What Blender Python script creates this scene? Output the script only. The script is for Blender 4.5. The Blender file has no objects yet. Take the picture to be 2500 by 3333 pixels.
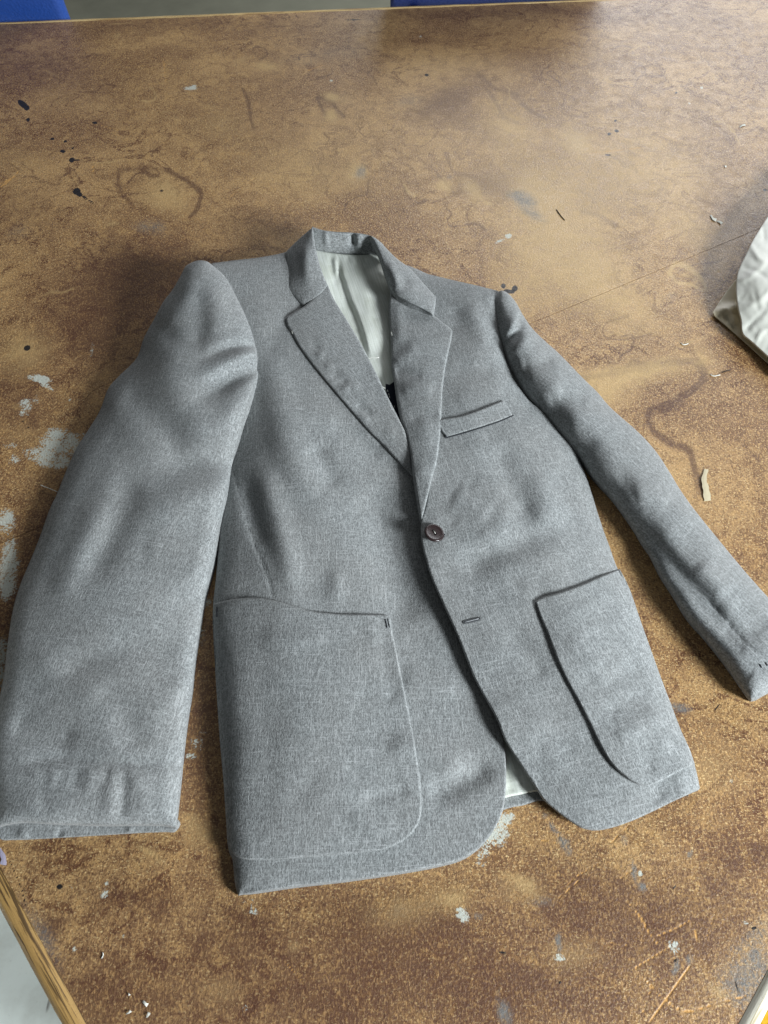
import bpy, bmesh, math, random
import numpy as np
from mathutils import Vector
from mathutils.geometry import delaunay_2d_cdt

# ------------------------------------------------------------------ camera, light, world
S = bpy.context.scene
COL = S.collection
F = 2503.0                       # focal length, in pixels of a 2500 px wide frame
CAMH = 70.0                      # cm above the table top
TH = math.radians(34.8)          # tilt away from straight down
CT, ST = math.cos(TH), math.sin(TH)

cam_d = bpy.data.cameras.new('camera')
cam = bpy.data.objects.new('camera', cam_d)
COL.objects.link(cam)
cam_d.sensor_fit = 'HORIZONTAL'
cam_d.sensor_width = 36.0
cam_d.lens = 36.0 * F / 2500.0
cam_d.clip_start = 0.02
cam_d.clip_end = 60
cam.location = (0, 0, CAMH / 100)
cam.rotation_euler = (TH, 0, 0)
cam_d.dof.use_dof = True
cam_d.dof.focus_distance = 0.86
cam_d.dof.aperture_fstop = 20.0
S.camera = cam

W = bpy.data.worlds.new('World')
S.world = W
W.use_nodes = True
W.node_tree.nodes['Background'].inputs[0].default_value = (0.86, 0.90, 0.92, 1)
W.node_tree.nodes['Background'].inputs[1].default_value = 0.08


def area(name, loc, target, sx, sy, power, color):
    d = bpy.data.lights.new(name, 'AREA')
    d.shape = 'RECTANGLE'
    d.size, d.size_y = sx, sy
    d.energy = power
    d.color = color
    o = bpy.data.objects.new(name, d)
    COL.objects.link(o)
    o.location = loc
    v = Vector(target) - Vector(loc)
    o.rotation_euler = v.to_track_quat('-Z', 'Y').to_euler()
    return o


# the window to the right of the table, and a second, farther one behind the right end
area('window_light', (2.0, -0.95, 1.05), (0.1, 0.6, 0.0), 0.6, 0.6, 124, (0.90, 0.96, 1.0))
area('far_window_light', (1.7, 3.9, 1.3), (0.3, 1.0, 0.0), 3.4, 1.3, 82, (0.95, 0.97, 1.0))
# added fill below table height, no seen source: brightens the floor at left
area('floor_fill', (-2.7, 0.1, -0.36), (-0.6, 0.0, -0.75), 1.2, 0.6, 26, (0.95, 1.0, 0.98))
S.view_settings.view_transform = 'Standard'
S.view_settings.look = 'None'
S.view_settings.exposure = 0.32
S.view_settings.gamma = 1.0
S.render.resolution_x, S.render.resolution_y = 768, 1024

# ------------------------------------------------------------------ geometry helpers


def unproj(px, py, z):
    """photo position and height above the table (cm) -> place (cm)"""
    px = np.asarray(px, float); py = np.asarray(py, float); z = np.asarray(z, float)
    a = (px - 1250.0) / F
    b = (py - 1666.5) / F
    dy = -CT * b + ST
    dz = ST * b + CT
    k = (CAMH - z) / dz
    return k * a, k * dy, z


def proj(x, y, z=0.0):
    dz = z - CAMH
    yc = CT * y + ST * dz
    zc = -ST * y + CT * dz
    return 1250 + F * x / (-zc), 1666.5 - F * yc / (-zc)


def U(px, py, z=0.0):
    x, y, zz = unproj(px, py, z)
    return (float(x) / 100, float(y) / 100, float(zz) / 100)


_rs = np.random.RandomState(7)
_LAT = _rs.rand(256, 256)


def vnoise(x, y):
    xi = np.floor(x).astype(int); yi = np.floor(y).astype(int)
    fx = x - xi; fy = y - yi
    fx = fx * fx * (3 - 2 * fx); fy = fy * fy * (3 - 2 * fy)
    g = lambda i, j: _LAT[i % 256, j % 256]
    return ((g(xi, yi) * (1 - fx) + g(xi + 1, yi) * fx) * (1 - fy) +
            (g(xi, yi + 1) * (1 - fx) + g(xi + 1, yi + 1) * fx) * fy) * 2 - 1


def fbm(x, y, o=3):
    s = 0; a = 1; t = 0
    for k in range(o):
        s = s + a * vnoise(x * 2 ** k + 17.3 * k, y * 2 ** k + 5.1 * k); t += a; a *= .5
    return s / t


def seg_dist(P, line):
    """distance of points to a polyline, fraction along it, signed side"""
    L = np.asarray(line, float)[:, :2]
    best = np.full(len(P), 1e9); tt = np.zeros(len(P)); side = np.ones(len(P))
    ln = np.hypot(*(L[1:] - L[:-1]).T); tot = ln.sum(); acc = 0
    for i in range(len(L) - 1):
        a, b = L[i], L[i + 1]
        d = b - a; l2 = (d * d).sum() + 1e-9
        w = P - a
        t = np.clip((w @ d) / l2, 0, 1)
        q = w - t[:, None] * d
        dist = np.hypot(q[:, 0], q[:, 1])
        m = dist < best
        best[m] = dist[m]; tt[m] = (acc + t[m] * ln[i]) / tot
        side[m] = np.sign(d[0] * w[m, 1] - d[1] * w[m, 0])
        acc += ln[i]
    return best, tt, side


def spline(pts, step=8.0, closed=False, corners=()):
    """Catmull-Rom through the points; listed indices stay sharp"""
    P = np.asarray(pts, float); n = len(P); out = []
    rng = range(n if closed else n - 1)
    for i in rng:
        p1, p2 = P[i], P[(i + 1) % n]
        p0 = P[(i - 1) % n] if (closed or i > 0) else p1
        p3 = P[(i + 2) % n] if (closed or i + 2 < n) else p2
        if i in corners: p0 = p1
        if (i + 1) % n in corners: p3 = p2
        m = max(1, int(math.ceil(np.hypot(*(p2 - p1)[:2]) / step)))
        for k in range(m):
            t = k / m
            out.append(.5 * (2 * p1 + (p2 - p0) * t + (2 * p0 - 5 * p1 + 4 * p2 - p3) * t * t +
                             (3 * p1 - p0 - 3 * p2 + p3) * t ** 3))
    if not closed: out.append(P[-1])
    return np.array(out)


class TPS:
    """smooth height field through scattered (x, y, z) controls"""

    def __init__(s, C, reg=2e-3):
        C = np.asarray(C, float); s.c = C[:, :2] / 500.0
        n = len(C); K = s.k(s.c) + reg * np.eye(n)
        Pm = np.c_[np.ones(n), s.c]
        A = np.zeros((n + 3, n + 3)); A[:n, :n] = K; A[:n, n:] = Pm; A[n:, :n] = Pm.T
        s.w = np.linalg.solve(A, np.r_[C[:, 2], 0, 0, 0]); s.n = n

    def k(s, q):
        r = np.hypot(q[:, None, 0] - s.c[None, :, 0], q[:, None, 1] - s.c[None, :, 1])
        return r * r * np.log(r + 1e-9)

    def __call__(s, P):
        q = P / 500.0
        return s.k(q) @ s.w[:s.n] + s.w[s.n] + q @ s.w[s.n + 1:]


def inside(P, poly):
    x, y = P[:, 0], P[:, 1]; c = np.zeros(len(P), bool)
    X, Y = poly[:, 0], poly[:, 1]; j = len(poly) - 1
    for i in range(len(poly)):
        m = ((Y[i] > y) != (Y[j] > y))
        with np.errstate(divide='ignore', invalid='ignore'):
            xx = (X[j] - X[i]) * (y - Y[i]) / (Y[j] - Y[i] + 1e-12) + X[i]
        c ^= m & (x < xx); j = i
    return c


def strokes(P, L):
    """L: list of (kind, points, amplitude cm, width px[, width2])"""
    h = np.zeros(len(P))
    for st in L:
        kind, pts, A, w = st[:4]
        w2 = st[4] if len(st) > 4 else w
        line = spline(pts, 14) if len(pts) > 2 else np.asarray(pts, float)
        d, t, sd = seg_dist(P, line)
        ends = np.clip(np.minimum(t, 1 - t) / 0.22, 0, 1); ends = ends * ends * (3 - 2 * ends)
        if kind == 'r':          # ridge (or valley), different width on each side
            ww = np.where(sd > 0, w, w2)
            h += 2.3 * A * np.exp(-(d / ww) ** 2) * (0.25 + 0.75 * ends)
        elif kind == 'f':        # fold that starts at full depth and runs out
            e = np.clip((1 - t) / .75, 0, 1); e = e * e * (3 - 2 * e)
            ww = np.where(sd > 0, w, w2) * (1 + .9 * t)
            h += 2.3 * A * np.exp(-(d / ww) ** 2) * e
        elif kind == 'b':        # blob without end fading
            h += A * np.exp(-(d / w) ** 2)
        elif kind == 's':        # sharp step on the + side, fading away
            s = d * sd
            h += A * ends * np.where(s > 0, (1 - np.exp(-(s / 4.0) ** 2)) * np.exp(-s / w), 0)
        elif kind == 'g':        # seam groove
            h += A * np.exp(-(d / w) ** 2)
    return h


class Panel:
    """a piece of cloth: outline (photo x, y, z cm), interior heights, folds; optionally laid on another"""

    def __init__(s, outline, ctrl=(), folds=(), base=None, puff=0.0, R=60.0, rough=0.05, crease=0.0, corners=(), nopuff=None):
        s.o = spline(outline, 7.0, True, corners)
        s.pl = np.vstack([s.o, s.o[:1]])
        if nopuff:
            near = lambda k: int(np.argmin(np.hypot(*(s.o[:, :2] - np.array(k, float)).T)))
            i0, i1 = near(nopuff[0]), near(nopuff[1])
            s.pl = np.vstack([s.o[i1:], s.o[:i0 + 1]]) if i1 > i0 else s.o[i1:i0 + 1]
        s.closed = not nopuff
        C = [tuple(p) for p in s.o[::5]] + [tuple(c) for c in ctrl]
        s.t = TPS(C); s.f = folds; s.base = base; s.puff = puff; s.R = R; s.rough = rough; s.crease = crease

    def H(s, P):
        h = s.t(P)
        if s.base is not None: h = h + s.base.H(P)
        if s.puff:
            d, _, _ = seg_dist(P, s.pl)
            q = np.clip(d / s.R, 0, 1)
            if s.closed: q = np.where(inside(P, s.o), q, 0)
            h = h + s.puff * np.sqrt(np.clip(1 - (1 - q) ** 2, 0, 1))
        if s.f: h = h + strokes(P, s.f)
        if s.rough:
            h = h + s.rough * (fbm(P[:, 0] / 120, P[:, 1] / 120, 2) + .22 * fbm(P[:, 0] / 40 + 9, P[:, 1] / 40, 2))
        if s.crease:
            u, v = P[:, 0] * .8 + P[:, 1] * .6, -P[:, 0] * .6 + P[:, 1] * .8
            h = h + s.crease * (np.abs(vnoise(u / 75, v / 55)) + .45 * np.abs(vnoise(v / 34 + 5, u / 28)) + .2 * np.abs(vnoise(u / 15, v / 17 + 9)))
        return np.maximum(h, 0.12)


def link(name, me, mats, parent=None):
    o = bpy.data.objects.new(name, me)
    for m in (mats if isinstance(mats, (list, tuple)) else [mats]): me.materials.append(m)
    COL.objects.link(o)
    if parent: o.parent = parent; o.matrix_parent_inverse = parent.matrix_world.inverted()
    return o


def cloth(name, pan, mat, parent, edge=0.22, r=7.0, skirt=None, floor=None, step=8.0, ang=0.0, lift=0.0, tuck=0.0, thin=None):
    o = pan.o
    n = len(o); P2 = o[:, :2]
    area2 = np.sum(P2[:, 0] * np.roll(P2[:, 1], -1) - np.roll(P2[:, 0], -1) * P2[:, 1])
    tan = np.roll(P2, -1, 0) - np.roll(P2, 1, 0)
    tan /= np.hypot(tan[:, 0], tan[:, 1])[:, None] + 1e-9
    nin = np.c_[-tan[:, 1], tan[:, 0]] * (1 if area2 > 0 else -1)
    loop = np.vstack([P2, P2[:1]])
    extra = []
    for k in (0.18, 0.5, 1.0, 1.6):
        q = P2 + nin * r * k
        m = inside(q, P2); q = q[m]
        d, _, _ = seg_dist(q, loop)
        extra.append(q[d > r * k * 0.9])
    x0, y0 = P2.min(0); x1, y1 = P2.max(0)
    gx, gy = np.meshgrid(np.arange(x0, x1, step), np.arange(y0, y1, step))
    gx = gx + (np.arange(gx.shape[0]) % 2)[:, None] * step * .5
    g = np.c_[gx.ravel(), gy.ravel()]
    g = g[inside(g, P2)]
    d, _, _ = seg_dist(g, loop)
    g = g[d > r * 1.6 + step * .5]
    allp = np.vstack([P2] + extra + [g])
    vs, es, fs, ov, oe, of = delaunay_2d_cdt([Vector(p) for p in allp], [(i, (i + 1) % n) for i in range(n)],
                                             [], 0, 1e-4)
    V = np.array([(v.x, v.y) for v in vs])
    tri = np.array([f for f in fs if len(f) == 3])
    cen = V[tri].mean(1)
    tri = tri[inside(cen, P2)]
    used = np.unique(tri)
    rem = -np.ones(len(V), int); rem[used] = np.arange(len(used))
    V = V[used]; tri = rem[tri]
    h = pan.H(V)
    d, _, _ = seg_dist(V, loop)
    q = np.clip(d / r, 0, 1)
    h = h - edge * (1 - np.sqrt(np.clip(1 - (1 - q) ** 2, 0, 1))) + lift
    x, y, z = unproj(V[:, 0], V[:, 1], h)
    X = np.c_[x, y, z]
    a, b, c = X[tri[:, 0]], X[tri[:, 1]], X[tri[:, 2]]
    pa, pb, pc = V[tri[:, 0]], V[tri[:, 1]], V[tri[:, 2]]
    nz = (pb - pa)[:, 0] * (pc - pa)[:, 1] - (pb - pa)[:, 1] * (pc - pa)[:, 0]
    tri[nz > 0] = tri[nz > 0][:, ::-1]
    # boundary edges -> skirt
    E = np.vstack([tri[:, [0, 1]], tri[:, [1, 2]], tri[:, [2, 0]]])
    key = {}
    for e in map(tuple, E): key[e] = 1
    bed = [e for e in key if (e[1], e[0]) not in key]
    bv = sorted({v for e in bed for v in e}); bi = {v: i for i, v in enumerate(bv)}
    nb = len(bv); N = len(X)
    ctr = X[:, :2].mean(0)
    S1 = X[bv].copy(); S2 = X[bv].copy()
    if floor is not None:
        S1[:, 2] = S1[:, 2] - np.minimum(.5 * edge, (S1[:, 2] - floor) * .4)
        S2[:, 2] = floor
        if thin is not None:
            dl, _, _ = seg_dist(V[bv], thin)
            w = np.clip((dl - 18) / 40, 0, 1)
            S2[:, 2] = floor * w + np.maximum(floor, X[bv][:, 2] - .28) * (1 - w)
    else:
        S1[:, 2] -= .4 * edge; S2[:, 2] -= (skirt or edge)
    if tuck:
        # pull the lower rim a little inward so the edge hangs like cloth
        nn = {}
        for e in bed:
            dv = X[e[1]][:2] - X[e[0]][:2]; l = np.hypot(*dv) + 1e-9
            m = np.array([-dv[1], dv[0]]) / l
            for v in e: nn[v] = nn.get(v, 0) + m
        for v in bv:
            m = nn[v] / (np.hypot(*nn[v]) + 1e-9)
            S2[bi[v], :2] += m * tuck
    XX = np.vstack([X, S1, S2]) / 100.0
    faces = [tuple(t) for t in tri]
    for e in bed:
        i, j = bi[e[0]], bi[e[1]]
        faces.append((e[1], e[0], N + i, N + j))
        faces.append((N + j, N + i, N + nb + i, N + nb + j))
    me = bpy.data.meshes.new(name)
    me.from_pydata([tuple(v) for v in XX], [], faces)
    me.polygons.foreach_set('use_smooth', [True] * len(me.polygons))
    ca, sa = math.cos(ang), math.sin(ang)
    at = me.attributes.new('grain', 'FLOAT_VECTOR', 'POINT')
    gx = XX[:, 0] * ca + XX[:, 1] * sa; gy = -XX[:, 0] * sa + XX[:, 1] * ca
    at.data.foreach_set('vector', np.c_[gx, gy, XX[:, 2]].astype(np.float32).ravel())
    return link(name, me, mat, parent)


# ------------------------------------------------------------------ material helpers


def srgb(r, g, b):
    f = lambda c: ((c / 255 + .055) / 1.055) ** 2.4 if c > 10 else c / 255 / 12.92
    return (f(r), f(g), f(b), 1)


class NT:
    def __init__(s, name, rough=0.8, spec=0.3):
        s.m = bpy.data.materials.new(name); s.m.use_nodes = True
        s.t = s.m.node_tree; s.b = s.t.nodes['Principled BSDF']
        s.b.inputs['Roughness'].default_value = rough
        s.b.inputs['Specular IOR Level'].default_value = spec

    def n(s, typ, **kw):
        o = s.t.nodes.new(typ)
        for k, v in kw.items():
            if k.startswith('i_'):
                key = k[2:]
                key = int(key) if key.isdigit() else key.replace('_', ' ')
                s.set(o.inputs[key], v)
            else: setattr(o, k, v)
        return o

    def set(s, sock, v):
        if hasattr(v, 'is_output'): s.t.links.new(v, sock)
        else: sock.default_value = v

    def math(s, op, a, b=0.0, c=None, clamp=False):
        o = s.n('ShaderNodeMath', operation=op, use_clamp=clamp)
        s.set(o.inputs[0], a); s.set(o.inputs[1], b)
        if c is not None: s.set(o.inputs[2], c)
        return o.outputs[0]

    def noise(s, vec, scale, detail=2.0, rough=.5, dist=0.0):
        o = s.n('ShaderNodeTexNoise'); s.t.links.new(vec, o.inputs['Vector'])
        o.inputs['Scale'].default_value = scale; o.inputs['Detail'].default_value = detail
        o.inputs['Roughness'].default_value = rough; o.inputs['Distortion'].default_value = dist
        return o.outputs['Fac']

    def mix(s, f, a, b, mode='MIX'):
        o = s.n('ShaderNodeMix', data_type='RGBA', blend_type=mode)
        s.set(o.inputs[0], f); s.set(o.inputs[6], a); s.set(o.inputs[7], b)
        return o.outputs[2]

    def ramp(s, f, lo, hi, a=0.0, b=1.0):
        o = s.n('ShaderNodeMapRange'); o.interpolation_type = 'SMOOTHSTEP'
        s.set(o.inputs[0], f)
        for i, v in zip((1, 2, 3, 4), (lo, hi, a, b)): o.inputs[i].default_value = v
        return o.outputs[0]

    def scale(s, vec, v):
        o = s.n('ShaderNodeVectorMath', operation='MULTIPLY'); s.t.links.new(vec, o.inputs[0])
        o.inputs[1].default_value = v; return o.outputs[0]

    def attr(s, name): return s.n('ShaderNodeAttribute', attribute_name=name)

    def coord(s): return s.n('ShaderNodeTexCoord').outputs['Object']

    def bump(s, h, strength, dist):
        o = s.n('ShaderNodeBump'); s.t.links.new(h, o.inputs['Height'])
        o.inputs['Strength'].default_value = strength; o.inputs['Distance'].default_value = dist
        s.t.links.new(o.outputs[0], s.b.inputs['Normal']); return o

    def color(s, c): s.set(s.b.inputs['Base Color'], c)


def simple(name, c, rough=.6, spec=.3, var=.12, scale=40.0, bump=0.0, metal=0.0):
    t = NT(name, rough, spec)
    co = t.coord(); nz = t.noise(co, scale, 4, .6)
    lo = tuple(x * (1 - var) for x in c[:3]) + (1,); hi = tuple(min(1, x * (1 + var)) for x in c[:3]) + (1,)
    t.color(t.mix(nz, lo, hi)); t.b.inputs['Metallic'].default_value = metal
    if bump: t.bump(t.noise(co, scale * 6, 3), bump, .001)
    return t.m


def wool():
    t = NT('grey_wool_crepe', .92, .12)
    g = t.attr('grain').outputs['Vector']
    t.b.inputs['Sheen Weight'].default_value = .12
    t.b.inputs['Sheen Roughness'].default_value = .5
    crepe = t.noise(t.scale(g, (1.0, .50, .6)), 950, 2, .5, 1.0)        # wavy upright creping
    wave = t.noise(t.scale(g, (1.0, .40, .6)), 420, 1, .5, 1.0)
    warp = t.noise(t.scale(g, (1.0, .05, .3)), 1100, 2, .5)
    weft = t.noise(t.scale(g, (.05, 1.0, .3)), 1000, 2, .5)
    slub = t.noise(t.scale(g, (.018, 1.0, .3)), 300, 3, .6)
    big = t.noise(g, 16, 3, .5)
    c = t.mix(t.ramp(crepe, .36, .64), srgb(107, 110, 110), srgb(152, 156, 156))
    c = t.mix(t.ramp(wave, .42, .62, 0, .22), c, srgb(98, 98, 99))
    c = t.mix(t.ramp(warp, .56, .70, 0, .40), c, srgb(192, 195, 195))
    c = t.mix(t.ramp(weft, .58, .72, 0, .36), c, srgb(192, 195, 196))
    c = t.mix(t.ramp(slub, .62, .76, 0, .14), c, srgb(196, 199, 200))
    c = t.mix(t.ramp(slub, .42, .28, 0, .22), c, srgb(96, 98, 98))
    c = t.mix(t.ramp(big, .3, .7, 0, .12), c, srgb(132, 126, 120))
    t.color(c)
    h = t.math('ADD', t.math('ADD', crepe, wave), t.math('MULTIPLY', t.math('ADD', warp, weft), .25))
    t.bump(h, .42, .0009)
    return t.m


def linen():
    t = NT('pale_linen_lining', .75, .2)
    g = t.attr('grain').outputs['Vector']
    a = t.noise(t.scale(g, (1, .03, .3)), 700, 3); b = t.noise(t.scale(g, (.03, 1, .3)), 600, 3)
    big = t.noise(t.scale(g, (1, .4, 1)), 45, 4, .6)
    c = t.mix(t.ramp(a, .35, .7), srgb(208, 213, 203), srgb(230, 234, 227))
    c = t.mix(t.ramp(b, .5, .75, 0, .5), c, srgb(234, 238, 232))
    c = t.mix(t.ramp(big, .45, .7, 0, .4), c, srgb(186, 190, 172))
    t.color(c); t.bump(t.math('ADD', a, b), .3, .0006)
    return t.m


def hardboard():
    t = NT('worn_brown_hardboard', .5, .45)
    co = t.coord()
    A = t.n('ShaderNodeSeparateColor'); t.t.links.new(t.attr('wearAndLight').outputs['Color'], A.inputs[0])
    B = t.n('ShaderNodeSeparateColor'); t.t.links.new(t.attr('wearB').outputs['Color'], B.inputs[0])
    dk, lt, wh = A.outputs[0], A.outputs[1], A.outputs[2]
    gy, sc, bk = B.outputs[0], B.outputs[1], B.outputs[2]
    fine = t.noise(co, 420, 3, .66, .8)
    fib = t.noise(t.scale(co, (1.0, .5, 1)), 560, 2, .6, .6)
    fib2 = t.noise(t.scale(co, (.5, 1.0, 1)), 760, 2, .6, .5)
    mid = t.noise(co, 60, 5, .65, .8)
    mid2 = t.noise(co, 21, 6, .62, 1.6)
    big = t.noise(co, 5.5, 5, .6, .6)
    c = t.mix(t.ramp(big, .36, .64), srgb(134, 100, 68), srgb(180, 144, 98))
    c = t.mix(t.ramp(mid2, .50, .64, 0, .55), c, srgb(106, 72, 48))
    c = t.mix(t.ramp(mid2, .47, .36, 0, .45), c, srgb(188, 150, 98))
    c = t.mix(t.ramp(mid, .50, .66, 0, .30), c, srgb(104, 66, 40))
    c = t.mix(t.ramp(mid, .46, .34, 0, .25), c, srgb(184, 144, 90))
    # dried edges of old spills
    w1 = t.noise(co, 9, 4, .55, 1.4); w2 = t.noise(t.scale(co, (1, 1, 1)), 3.1, 2, .5)
    ringl = t.math('MULTIPLY', t.ramp(t.math('ABSOLUTE', t.math('SUBTRACT', w1, .52)), .030, .006), t.ramp(w2, .42, .52))
    c = t.mix(t.math('MULTIPLY', ringl, t.ramp(mid, .38, .55, .15, .85)), c, srgb(92, 54, 34))
    w3 = t.noise(co, 17, 3, .55, 1.6)
    c = t.mix(t.math('MULTIPLY', t.ramp(t.math('ABSOLUTE', t.math('SUBTRACT', w3, .49)), .020, .004), t.ramp(w2, .54, .44, .0, .5)), c, srgb(96, 60, 38))
    # fibre flecks
    c = t.mix(t.ramp(fine, .50, .62, 0, .62), c, srgb(76, 50, 34))
    c = t.mix(t.ramp(fib, .53, .63, 0, .62), c, srgb(206, 164, 108))
    c = t.mix(t.ramp(fib2, .58, .66, 0, .8), c, srgb(230, 200, 146))
    # stains, wear and painted light with their own shape, their edge broken up by the grain of the board
    brk = t.math('MULTIPLY', t.math('SUBTRACT', t.math('ADD', mid, fine), 1.0), 1.6)
    fl = t.ramp(fib, .50, .62, 1.0, .72)
    dm = t.ramp(t.math('ADD', dk, t.math('MULTIPLY', brk, dk)), .06, .62)
    c = t.mix(t.math('MULTIPLY', t.math('MULTIPLY', dm, .82), fl), c, srgb(88, 58, 42))
    lm = t.ramp(t.math('ADD', lt, t.math('MULTIPLY', brk, lt)), .08, .8)
    c = t.mix(t.math('MULTIPLY', lm, .66), c, srgb(204, 172, 118))
    gm = t.ramp(t.math('ADD', gy, t.math('MULTIPLY', brk, gy)), .12, .8)
    c = t.mix(t.math('MULTIPLY', t.math('MULTIPLY', gm, .8), fl), c, srgb(116, 118, 116))
    c = t.mix(t.ramp(t.math('ADD', sc, t.math('MULTIPLY', brk, sc)), .15, .6, 0, .9), c, srgb(204, 154, 86))
    wm = t.ramp(t.math('ADD', wh, t.math('MULTIPLY', t.math('SUBTRACT', t.math('ADD', t.math('MULTIPLY', fine, .6), t.math('MULTIPLY', mid, .5)), .55), t.math('MULTIPLY', wh, 6.5))), .34, .62)
    c = t.mix(t.math('MULTIPLY', wm, .82), c, srgb(202, 208, 198))
    c = t.mix(t.ramp(bk, .35, .55, 0, .97), c, srgb(22, 23, 28))
    t.color(c)
    t.set(t.b.inputs['Roughness'], t.ramp(t.math('ADD', mid, fine), .7, 1.3, .36, .54))
    h = t.math('ADD', t.math('MULTIPLY', fine, 1.0), t.math('MULTIPLY', fib, .7))
    h = t.math('SUBTRACT', h, t.math('MULTIPLY', sc, .8))
    t.bump(h, .42, .0014)
    return t.m


def edge_wood(name, a, b, d):
    t = NT(name, .55, .4)
    co = t.attr('grain').outputs['Vector']
    n1 = t.noise(t.scale(co, (.03, 1, 1)), 420, 4, .6, .4)
    n2 = t.noise(t.scale(co, (.25, 1, 1)), 60, 4, .6)
    n3 = t.noise(co, 900, 2)
    c = t.mix(n2, a, b)
    c = t.mix(t.ramp(n1, .50, .58, 0, .85), c, d)
    c = t.mix(t.ramp(n3, .6, .75, 0, .4), c, d)
    t.color(c); t.bump(t.math('ADD', n1, n2), .5, .0012)
    return t.m


def floor_mat():
    t = NT('scuffed_vinyl_floor', .42, .4)
    co = t.coord()
    big = t.noise(co, 1.3, 4, .5); mid = t.noise(co, 9, 5, .6); fine = t.noise(co, 160, 3, .6)
    st = t.noise(t.scale(co, (.9, .10, 1)), 60, 3, .6, .4); st2 = t.noise(t.scale(co, (.14, .8, 1)), 44, 3, .6, .6)
    c = t.mix(t.ramp(big, .35, .65), srgb(208, 216, 208), srgb(224, 232, 226))
    c = t.mix(t.ramp(mid, .45, .75, 0, .4), c, srgb(150, 148, 136))
    c = t.mix(t.ramp(st, .63, .70, 0, .75), c, srgb(96, 88, 80))
    c = t.mix(t.ramp(st2, .66, .72, 0, .6), c, srgb(112, 100, 84))
    c = t.mix(t.ramp(fine, .6, .8, 0, .2), c, srgb(120, 120, 110))
    t.color(c); t.bump(mid, .1, .002)
    return t.m


WOOL, LINEN = wool(), linen()
NAVY = simple('navy_pocketing', srgb(26, 30, 40), .85, .15, .2, 400, .2)
THREAD = simple('white_cotton_thread', srgb(214, 214, 206), .8, .2)
DTHREAD = simple('dark_grey_thread', srgb(48, 50, 54), .85, .15)
BUTTON = simple('brown_horn_button', srgb(44, 33, 33), .25, .5, .35, 260, .15)
HOLE = simple('dark_button_hole', srgb(14, 10, 12), .9, .1)

# ------------------------------------------------------------------ setting: floor


def put(o, kind=None, label=None, cat=None, group=None):
    if kind: o['kind'] = kind
    if label: o['label'] = label
    if cat: o['category'] = cat
    if group: o['group'] = group
    return o


me = bpy.data.meshes.new('floor')
me.from_pydata([(-6, -4, -.75), (6, -4, -.75), (6, 9, -.75), (-6, 9, -.75)], [], [(0, 1, 2, 3)])
put(link('floor', me, floor_mat()), 'structure')
me = bpy.data.meshes.new('dimmer_far_floor')
me.from_pydata([(-5.9, 2.0, -.746), (5.9, 2.0, -.746), (5.9, 8.9, -.746), (-5.9, 8.9, -.746)], [], [(0, 1, 2, 3)])  # same floor farther off; its weaker light is put into the colour
put(link('dimmer_far_floor', me, simple('dimmed_vinyl', srgb(128, 128, 112), .55, .3, .25, 9)), 'structure')

# ------------------------------------------------------------------ the table


def isect(p, q, r, s):
    p, q, r, s = map(lambda v: np.array(v, float), (p, q, r, s))
    d, e = q - p, s - r
    t = ((r - p)[0] * e[1] - (r - p)[1] * e[0]) / (d[0] * e[1] - d[1] * e[0])
    return p + t * d


g2 = lambda px, py: np.array([float(v) for v in unproj(px, py, 0)[:2]])
L1, L2 = g2(0, 2822), g2(283, 3333)
R1, R2 = g2(2500, 3157), g2(2404, 3333)
F1, F2 = g2(0, 79), g2(1966, 2)
Ncor = isect(L1, L2, R1, R2)
Lcor = L1 + (L1 - L2) / np.hypot(*(L1 - L2)) * 95
Rcor = R1 + (R1 - R2) / np.hypot(*(R1 - R2)) * 110
fd = (F2 - F1) / np.hypot(*(F2 - F1))
FL = F1 - fd * 45
FR = F2 + fd * 75
TABLE = np.array([Ncor, Rcor, FR, FL, Lcor])
S1_, S2_ = g2(0, 1769), g2(2423, 764)          # the joint between the two boards
sd_ = (S2_ - S1_) / np.hypot(*(S2_ - S1_)); sn_ = np.array([-sd_[1], sd_[0]])


def axis(segs):
    out = []
    for a, b, st in segs: out += list(np.arange(a, b, st))
    return np.array(out + [segs[-1][1]])


gxs = axis([(-140, -82, 1.2), (-82, -36, .30), (-36, 36, .18), (36, 86, .30), (86, 150, 1.2)])
gys = axis([(-45, 0, .6), (0, 40, .17), (40, 100, .25), (100, 186, .36)])

table = bpy.data.objects.new('work_table', None); COL.objects.link(table)
table.location = (0, .8, -.75)
put(table, label='large old work table with worn, stained brown hardboard top and wooden edging', cat='table')
bpy.context.view_layer.update()

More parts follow.
